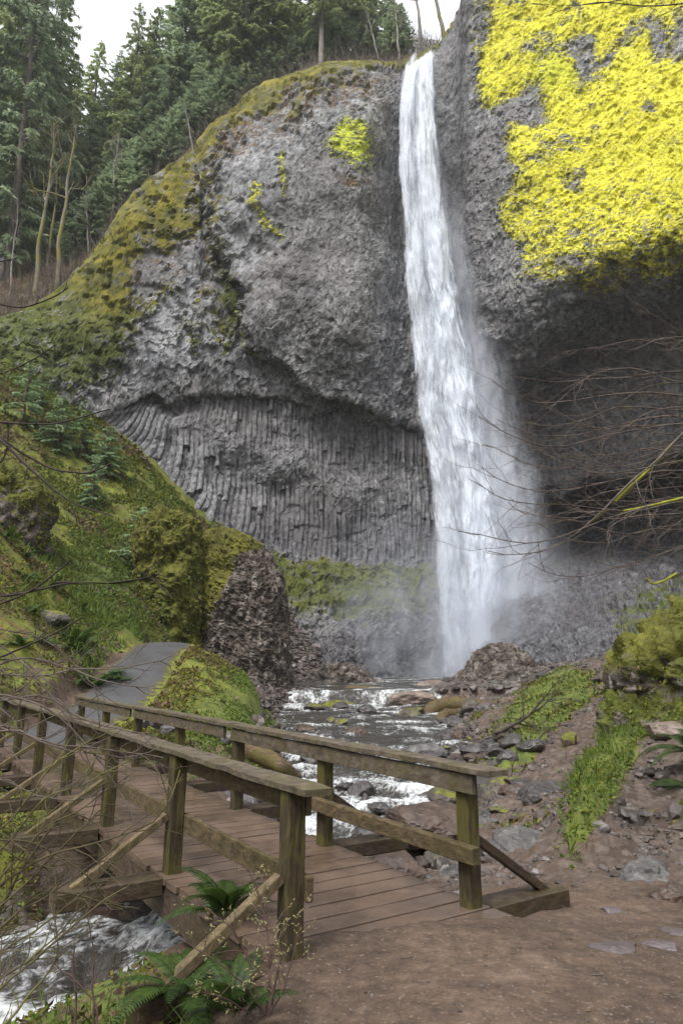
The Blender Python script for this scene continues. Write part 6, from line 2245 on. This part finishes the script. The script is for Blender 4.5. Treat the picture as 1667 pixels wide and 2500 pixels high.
def right_tree():
    rs = np.random.default_rng(5)
    base = at(2350, 2050, 8.2)
    root = empty('bare_tree', base, 'leafless tree reaching in from the right edge with mossy fanned branches', 'bare tree')
    tb, cb, ms = MB(), MB(), MB()
    Pt = [at(2350, 2080, 8.2), at(2200, 1500, 8.0), at(2080, 1050, 8.0), at(2060, 600, 8.2), at(2040, 100, 8.5), at(1990, -300, 8.8)]
    P = np.array(Pt)
    t = np.linspace(0, 1, 30)
    Q = np.stack([np.interp(t, np.linspace(0, 1, len(P)), P[:, k]) for k in range(3)], -1)
    tb.tube(Q, 0.15 * (1 - 0.65 * t), 10)
    L = [  # main limbs through photo points (x, y, distance)
        ([(2090, 1080, 8.0), (1850, 1020, 7.8), (1640, 960, 7.4), (1480, 960, 7.1), (1350, 985, 6.9), (1240, 970, 6.8), (1200, 930, 6.7)], .030, .003),
        ([(2080, 1000, 8.0), (1860, 960, 8.0), (1667, 900, 7.7), (1500, 925, 7.4), (1350, 945, 7.2), (1230, 905, 7.0)], .026, .003),
        ([(2090, 1100, 8.0), (1860, 1090, 7.8), (1667, 1030, 7.6), (1500, 1055, 7.3), (1390, 1090, 7.2), (1300, 1095, 7.0), (1215, 1055, 6.9), (1168, 1018, 6.8)], .028, .003),
        ([(2100, 1150, 8.0), (1850, 1160, 7.6), (1660, 1150, 7.2), (1500, 1175, 6.9), (1380, 1205, 6.8), (1270, 1195, 6.7), (1175, 1140, 6.6)], .027, .003),
        ([(2100, 1180, 8.0), (1850, 1230, 7.8), (1667, 1215, 7.5), (1540, 1250, 7.3), (1420, 1240, 7.2), (1280, 1240, 7.0), (1190, 1222, 6.9), (1145, 1170, 6.9)], .026, .003),
        ([(2110, 1200, 8.0), (1850, 1180, 7.2), (1667, 1215, 6.8), (1520, 1250, 6.6), (1420, 1285, 6.5), (1300, 1330, 6.4), (1220, 1330, 6.3), (1118, 1297, 6.2)], .030, .003),
        ([(2090, 1060, 8.0), (1840, 1000, 7.4), (1690, 1040, 7.0), (1620, 1110, 6.8), (1520, 1205, 6.7), (1440, 1275, 6.6), (1340, 1340, 6.5), (1240, 1355, 6.4), (1190, 1345, 6.3)], .034, .003),
        ([(2120, 1260, 8.0), (1860, 1270, 7.8), (1667, 1270, 7.5), (1540, 1310, 7.3), (1470, 1300, 7.2), (1380, 1265, 7.1)], .022, .003),
        ([(2130, 1320, 8.0), (1860, 1330, 7.6), (1667, 1335, 7.2), (1560, 1380, 7.0), (1480, 1388, 6.9)], .020, .003),
        ([(2130, 1350, 8.0), (1860, 1400, 7.2), (1700, 1380, 6.9), (1640, 1410, 6.8), (1590, 1428, 6.7), (1576, 1408, 6.7)], .020, .006),
        ([(2080, 980, 8.0), (1860, 900, 8.2), (1667, 860, 8.0), (1560, 820, 7.8), (1450, 850, 7.7), (1370, 860, 7.6)], .022, .003),
        ([(2070, 900, 8.0), (1860, 860, 8.4), (1690, 830, 8.2), (1610, 780, 8.0), (1540, 740, 7.9), (1500, 700, 7.8)], .022, .003),
        ([(2070, 850, 8.0), (1860, 900, 7.6), (1667, 930, 7.3), (1560, 890, 7.2), (1450, 905, 7.1), (1330, 1000, 7.0)], .024, .003),
        ([(2080, 950, 8.0), (1860, 1000, 8.4), (1667, 1010, 8.2), (1540, 985, 8.0), (1420, 1025, 7.8), (1310, 1040, 7.7), (1240, 1000, 7.6)], .022, .003),
        ([(2100, 1120, 8.0), (1850, 1100, 8.4), (1667, 1085, 8.2), (1540, 1120, 8.0), (1400, 1150, 7.9), (1290, 1140, 7.7), (1180, 1085, 7.6)], .022, .003),
    ]
    for k in range(15):
        y0 = rs.uniform(850, 1300)
        y1 = y0 + rs.uniform(-60, 60)
        xe = rs.uniform(1230, 1520)
        ye = y1 + rs.uniform(-60, 90)
        yd = rs.uniform(6.6, 8.4)
        L.append(([(2090, y0 * 0.6 + 430, 8.0), (1860, y0, 8.0 * 0.5 + yd * 0.5), (1700, y1, yd), (1580, y1 + rs.uniform(-10, 40), yd - .1), ((1580 + xe) / 2, (y1 + ye) / 2 + 35, yd - .2), (xe, ye, yd - .3), (xe - 35, ye - 35, yd - .3)], rs.uniform(.014, .024), .003))
    for pts, r0, r1 in L:
        Qs, rr, ln = limb(cb, pts, r0 * 0.75, 0.0036, rs, 34, 0.012)
        twigs(cb, Qs, rr, ln, rs, 14, (0.10, 0.28), 1, 0.01, 0.36, 0.5, 4)
    # high branch with twigs hanging into the top of the picture
    for pts, r0 in (([(2010, -200, 8.7), (1800, -20, 8.4), (1660, 5, 8.2), (1560, 25, 8.1), (1480, 0, 8.0), (1400, 18, 7.9), (1330, 40, 7.8)], .028), ([(2010, -160, 8.7), (1860, -60, 8.6), (1700, -40, 8.5), (1540, -10, 8.4), (1440, 10, 8.3), (1300, 10, 8.2)], .016)):
        Qs, rr, ln = limb(cb, pts, r0, 0.0035, rs, 30, 0.008)
        twigs(cb, Qs, rr, ln, rs, 9, (0.12, 0.25), 1, -0.06, 0.4, 0.7, 2)
    tb.build('trunk', MAT['bark_mossy'], root, loc=base)
    c = cb.build('branches', MAT['twig_brown'], root, loc=base)
    for pts, r in (([(1640, 1085, 6.9), (1580, 1150, 6.78), (1530, 1195, 6.72), (1500, 1225, 6.68)], .0185), ([(1475, 1245, 6.64), (1450, 1268, 6.6), (1435, 1278, 6.6)], .015), ([(1760, 1195, 6.98), (1667, 1215, 6.8), (1600, 1232, 6.7), (1520, 1248, 6.6)], .0165), ([(1650, 1400, 6.81), (1620, 1418, 6.76), (1590, 1428, 6.7), (1577, 1409, 6.7)], .014)):
        limb(ms, pts, r, r * 0.7, rs, 20, 0.004, 8)
    ms.build('moss_sleeve', MAT['moss_sleeve'], root, loc=base)
    for o in root.children:
        o.location = (0, 0, 0)


right_tree()


def left_branches():
    rs = np.random.default_rng(15)
    base = at(-420, 2000, 3.6)
    root = empty('bare_tree', base, 'leafless tree at the left edge holding thin dark branches over the slope', 'bare tree')
    tb, cb = MB(), MB()
    P = np.array([at(-420, 2060, 3.6), at(-380, 1500, 3.6), at(-330, 1000, 3.7), at(-300, 500, 3.8), at(-280, 100, 4.0)])
    t = np.linspace(0, 1, 24)
    tb.tube(np.stack([np.interp(t, np.linspace(0, 1, 5), P[:, k]) for k in range(3)], -1), 0.055 * (1 - 0.6 * t), 8)
    L = [([(-310, 700, 3.7), (-150, 720, 3.6), (0, 742, 3.5), (53, 758, 3.5), (117, 734, 3.45), (167, 702, 3.4)], .010),
         ([(-330, 1000, 3.7), (-150, 1010, 3.6), (0, 1031, 3.5), (21, 1036, 3.5), (154, 1031, 3.4), (271, 999, 3.4)], .010),
         ([(-340, 960, 3.7), (-150, 980, 3.6), (0, 1068, 3.5), (80, 1153, 3.4), (175, 1233, 3.35), (277, 1262, 3.3)], .017),
         ([(0, 1068, 3.5), (60, 1110, 3.5), (140, 1150, 3.5), (210, 1158, 3.45), (250, 1145, 3.4), (273, 1132, 3.4)], .009),
         ([(-340, 930, 3.7), (-150, 930, 3.6), (0, 917, 3.5), (60, 895, 3.45), (137, 841, 3.4)], .008),
         ([(-370, 1350, 3.6), (-150, 1440, 3.5), (0, 1459, 3.4), (80, 1443, 3.4), (138, 1422, 3.4), (298, 1422, 3.35), (372, 1406, 3.3)], .011),
         ([(138, 1422, 3.4), (300, 1424, 3.35), (372, 1405, 3.3), (420, 1460, 3.3)], .006),
         ([(-370, 1400, 3.6), (-150, 1490, 3.5), (0, 1480, 3.4), (90, 1440, 3.4), (140, 1400, 3.4), (173, 1368, 3.35)], .012),
         ([(-380, 1550, 3.6), (-150, 1640, 3.5), (0, 1608, 3.4), (106, 1563, 3.3), (202, 1507, 3.3)], .011),
         ([(-330, 640, 3.7), (-150, 640, 3.6), (-30, 645, 3.5), (30, 634, 3.4)], .006),
         ([(20, 1036, 3.5), (20, 1090, 3.5), (5, 1130, 3.5), (-30, 1140, 3.5)], .006),
         ([(175, 1233, 3.35), (187, 1262, 3.35), (188, 1275, 3.35)], .005)]
    for pts, r0 in L:
        Qs, rr, ln = limb(cb, pts, r0 * 1.0, 0.0034, rs, 30, 0.008)
        twigs(cb, Qs, rr, ln, rs, 4, (0.06, 0.16), 0, 0.03, 0.5, 0.6)
    tb.build('trunk', MAT['twig_dark'], root, loc=base)
    cb.build('branches', MAT['twig_dark'], root, loc=base)
    for o in root.children:
        o.location = (0, 0, 0)


left_branches()


def shrub(label, base, mat, stems, seed, tw=7, depth=2, buds=0, lr=(0.15, 0.35), up=0.02, kids=3, ang=0.6):
    rs = np.random.default_rng(seed)
    base = np.array(base)
    root = empty('bare_shrub', base, label, 'shrub', 'leafless shrubs beside the footbridge')
    cb, bb = MB(), MB()
    for pts, r0 in stems:
        Qs, rr, ln = limb(cb, pts, r0 * 1.25, max(0.0024, r0 * 0.3), rs, 30, 0.02)
        tips = []
        n = len(Qs)
        for q in range(tw):
            t_ = 0.22 + 0.75 * (q + rs.uniform(.1, .9)) / tw
            i = min(n - 2, int(t_ * n))
            b = Qs[i + 1] - Qs[i]
            b /= np.linalg.norm(b) + 1e-9
            a = rs.normal(size=3) * np.array([1, 0.6, 1.0])
            a -= b * a.dot(b)
            a /= np.linalg.norm(a) + 1e-9
            an = ang * rs.uniform(.7, 1.5)
            L = ln * rs.uniform(*lr) * (1.15 - 0.6 * t_)
            grow(cb, Qs[i], b * math.cos(an) + a * math.sin(an), L, max(0.0026, rr[i] * 0.6), depth - 1, rs, 4, 0.55, up, kids, 0.5, 0.7, seglen=L / 7, tips=tips)
        if buds:
            for p, d in tips:
                for _ in range(buds):
                    pp = p - d * rs.uniform(0, .05)
                    bb.tube([pp, pp + (d + rs.normal(0, .4, 3)) * 0.007, pp + (d + rs.normal(0, .3, 3)) * 0.014], [0.0015, 0.0032, 0.0006], 5, var=rs.uniform())
    cb.build('branches', MAT[mat], root, loc=base)
    if buds:
        tag(bb.build('buds', MAT['bud'], root, loc=base), kind='stuff')
    for o in root.children:
        o.location = (0, 0, 0)


shrub('tangled olive twigged shrub filling the lower left corner in front of the stream', at(-120, 2560, 3.0), 'twig_olive',
      [([(-160, 2560, 2.9), (-40, 2300, 2.9), (60, 2120, 2.95), (160, 1980, 3.0), (260, 1900, 3.05)], .007), ([(-160, 2500, 2.9), (-40, 2210, 2.85), (90, 2090, 2.9), (250, 2060, 2.9), (400, 2010, 2.95), (440, 1880, 3.0)], .006),
       ([(-140, 2600, 2.8), (30, 2380, 2.8), (170, 2270, 2.8), (240, 2200, 2.85), (330, 2150, 2.9)], .006), ([(-180, 2300, 2.9), (-60, 2020, 2.9), (20, 2080, 2.9), (90, 2120, 2.9), (160, 2110, 2.95)], .005),
       ([(-120, 2600, 2.75), (40, 2480, 2.75), (90, 2400, 2.8), (150, 2330, 2.8), (130, 2200, 2.85)], .005), ([(-200, 2450, 2.9), (-60, 2350, 2.9), (40, 2230, 2.9), (110, 2170, 2.95), (200, 2180, 2.95), (300, 2220, 3.0)], .005),
       ([(-220, 2200, 3.0), (-80, 2060, 3.0), (60, 2050, 3.0), (200, 2120, 3.0), (260, 2200, 3.0)], .005)] + [([(-200, 2560 - 60 * k, 2.8), (-30 + 10 * k, 2420 - 70 * k, 2.85), (90 + 12 * (k % 4), 2330 - 75 * k, 2.9), (180 + 25 * (k % 3), 2250 - 70 * k, 2.95), (260 + 30 * (k % 3), 2150 - 60 * k, 3.0)], .0045) for k in range(7)], 1, tw=12, kids=4)
shrub('grey brown shrub of arching twigs crossing the far end of the bridge', at(-200, 2000, 3.4), 'twig_brown',
      [([(-260, 2000, 3.4), (-100, 1690, 3.4), (0, 1600, 3.4), (130, 1610, 3.4), (300, 1680, 3.4), (420, 1690, 3.4)], .008), ([(-260, 1980, 3.4), (-100, 1720, 3.4), (0, 1690, 3.35), (130, 1730, 3.3), (260, 1870, 3.3), (330, 2010, 3.3)], .007),
       ([(-250, 1900, 3.4), (-120, 1640, 3.5), (0, 1655, 3.5), (150, 1632, 3.5), (290, 1640, 3.5), (420, 1600, 3.5)], .007), ([(-260, 1950, 3.4), (-100, 1760, 3.4), (0, 1770, 3.35), (120, 1810, 3.3), (260, 1840, 3.3), (400, 1850, 3.3)], .007),
       ([(-260, 1850, 3.4), (-100, 1580, 3.5), (0, 1560, 3.5), (80, 1640, 3.5), (170, 1740, 3.5), (230, 1900, 3.5)], .006), ([(-240, 1900, 3.4), (-90, 1800, 3.3), (30, 1780, 3.3), (180, 1835, 3.3), (300, 1850, 3.3), (395, 1820, 3.3)], .006),
       ([(-250, 1800, 3.4), (-120, 1720, 3.5), (0, 1710, 3.5), (110, 1690, 3.5), (220, 1770, 3.5), (370, 1790, 3.5)], .006), ([(-250, 1750, 3.4), (-100, 1540, 3.6), (0, 1530, 3.6), (110, 1560, 3.6), (200, 1640, 3.6)], .006),
       ([(-250, 1950, 3.4), (-120, 1850, 3.3), (0, 1900, 3.3), (120, 1960, 3.3), (240, 1940, 3.3), (330, 1900, 3.3)], .005)], 2, tw=13, kids=4)
shrub('reddish budding shrub growing before the pale near brace', at(640, 2470, 3.9), 'twig_red',
      [([(650, 2480, 3.9), (660, 2330, 3.95), (640, 2200, 4.0), (600, 2120, 4.0)], .006), ([(640, 2480, 3.9), (610, 2350, 3.9), (570, 2270, 3.9), (480, 2200, 3.9)], .005), ([(660, 2470, 3.9), (690, 2330, 3.95), (650, 2230, 4.0), (620, 2150, 4.0)], .005),
       ([(650, 2480, 3.9), (600, 2400, 3.85), (520, 2340, 3.8), (440, 2290, 3.8)], .0045), ([(660, 2480, 3.9), (700, 2400, 3.9), (720, 2300, 3.9), (735, 2220, 3.9)], .004), ([(640, 2490, 3.9), (670, 2420, 3.85), (650, 2350, 3.85), (690, 2270, 3.85)], .004),
       ([(630, 2490, 3.9), (560, 2440, 3.85), (480, 2420, 3.8)], .004)], 3, tw=8, buds=2, lr=(0.2, 0.42))
shrub('few straight reddish stems rising from the stream bank at the bottom edge', at(230, 2560, 3.6), 'twig_red',
      [([(180, 2600, 3.5), (185, 2450, 3.5), (180, 2300, 3.5)], .007), ([(230, 2600, 3.5), (225, 2420, 3.5), (232, 2330, 3.5), (215, 2240, 3.5)], .006), ([(240, 2600, 3.5), (236, 2450, 3.5), (180, 2380, 3.5), (130, 2350, 3.5)], .005)], 4, tw=4, depth=1)
# dead branch and twig heap on the right bank
def debris():
    rs = np.random.default_rng(44)
    base = at(1320, 1770, 19.5)
    root = empty('dead_branch', base, 'dead crooked branch with bare twigs lying on the green bank', 'branch')
    cb = MB()
    for pts, r0 in (([(1205, 1790, 19), (1270, 1772, 19), (1310, 1730, 20), (1350, 1708, 21), (1372, 1690, 22)], .045), ([(1285, 1880, 17), (1298, 1830, 17.5), (1330, 1780, 18), (1400, 1770, 18)], .03), ([(1290, 1765, 19), (1240, 1750, 19), (1190, 1765, 19)], .02), ([(1300, 1760, 19), (1320, 1810, 18.5), (1345, 1830, 18)], .02)):
        Q, rr, ln = limb(cb, pts, r0, r0 * 0.3, rs, 20, 0.03)
        twigs(cb, Q, rr, ln, rs, 9, (0.25, 0.5), 1, 0.03, 0.1, 0.8, 3)
    cb.build('branches', MAT['twig_dark'], root, loc=base)
    base2 = at(1300, 1900, 15.5)
    root2 = empty('dead_branch', base2, 'long fallen branch and twigs lying among the stones below the green bank', 'branch')
    cb = MB()
    for pts, r0 in (([(1225, 1905, 15.5), (1300, 1885, 15.5), (1360, 1875, 15.6), (1420, 1860, 15.8)], .03), ([(1200, 1925, 14.8), (1300, 1930, 14.6), (1400, 1935, 14.4)], .028), ([(1420, 1840, 14.5), (1450, 1870, 14.2), (1485, 1905, 14)], .014)):
        Q, rr, ln = limb(cb, pts, r0, r0 * 0.3, rs, 20, 0.02)
        twigs(cb, Q, rr, ln, rs, 10, (0.2, 0.5), 1, 0.0, 0.05, 0.7, 3)
    cb.build('branches', MAT['twig_dark'], root2, loc=base2)
    for r_ in (root, root2):
        for o in r_.children:
            o.location = (0, 0, 0)


debris()


# ------------------------------------------------------------------ damp air
def haze():
    m = NT('damp_air')
    pv = m.n('ShaderNodeVolumePrincipled')
    pv.inputs['Color'].default_value = (0.92, 0.96, 1.0, 1)
    pv.inputs['Density'].default_value = 0.0003
    pv.inputs['Anisotropy'].default_value = 0.3
    mt = m.done(pv.outputs[0], 'Volume')
    mb = MB()
    mb.box((-20, 40, 60), (1, 0, 0), (0, 1, 0), (0, 0, 1), 115, 100, 75)
    o = mb.build('haze', mt, smooth=False)
    tag(o, 'thin damp haze hanging in the gorge', 'haze', kind='stuff')


haze()


# ------------------------------------------------------------------ sticks lying on the mud and banks
def sticks():
    rs = np.random.default_rng(123)
    P, N = ground_pts(rs, 1600, (-0.6, 8.5), (2.3, 16), lambda px, py, P, e, pd, s, c: (e > 0.2) & ((s < -0.3) | (c > 2.1)))
    mb = MB()
    k = rs.uniform(0, 1, len(P)) < np.where(P[:, 1] < 6.0, 0.10, 0.35)
    for p, nrm in zip(P[k], N[k]):
        a = rs.uniform(0, 6.28)
        L = rs.uniform(0.06, 0.35) * (0.4 if p[1] < 6 else 1.0)
        d = np.array([math.cos(a), math.sin(a), 0.0])
        d -= nrm * d.dot(nrm)
        q = np.linspace(-0.5, 0.5, 6)[:, None] * L * d + p + nrm * 0.006
        q = q + rs.normal(0, 0.03 * L, (6, 3)) * np.array([1, 1, 0.2])
        mb.tube(q, rs.uniform(0.0018, 0.0045) * np.linspace(1, 0.5, 6), 4)
    tag(mb.build('twig_litter', MAT['twig_brown'], smooth=False), 'small broken twigs lying on the mud and right bank', 'twigs', kind='stuff')


sticks()
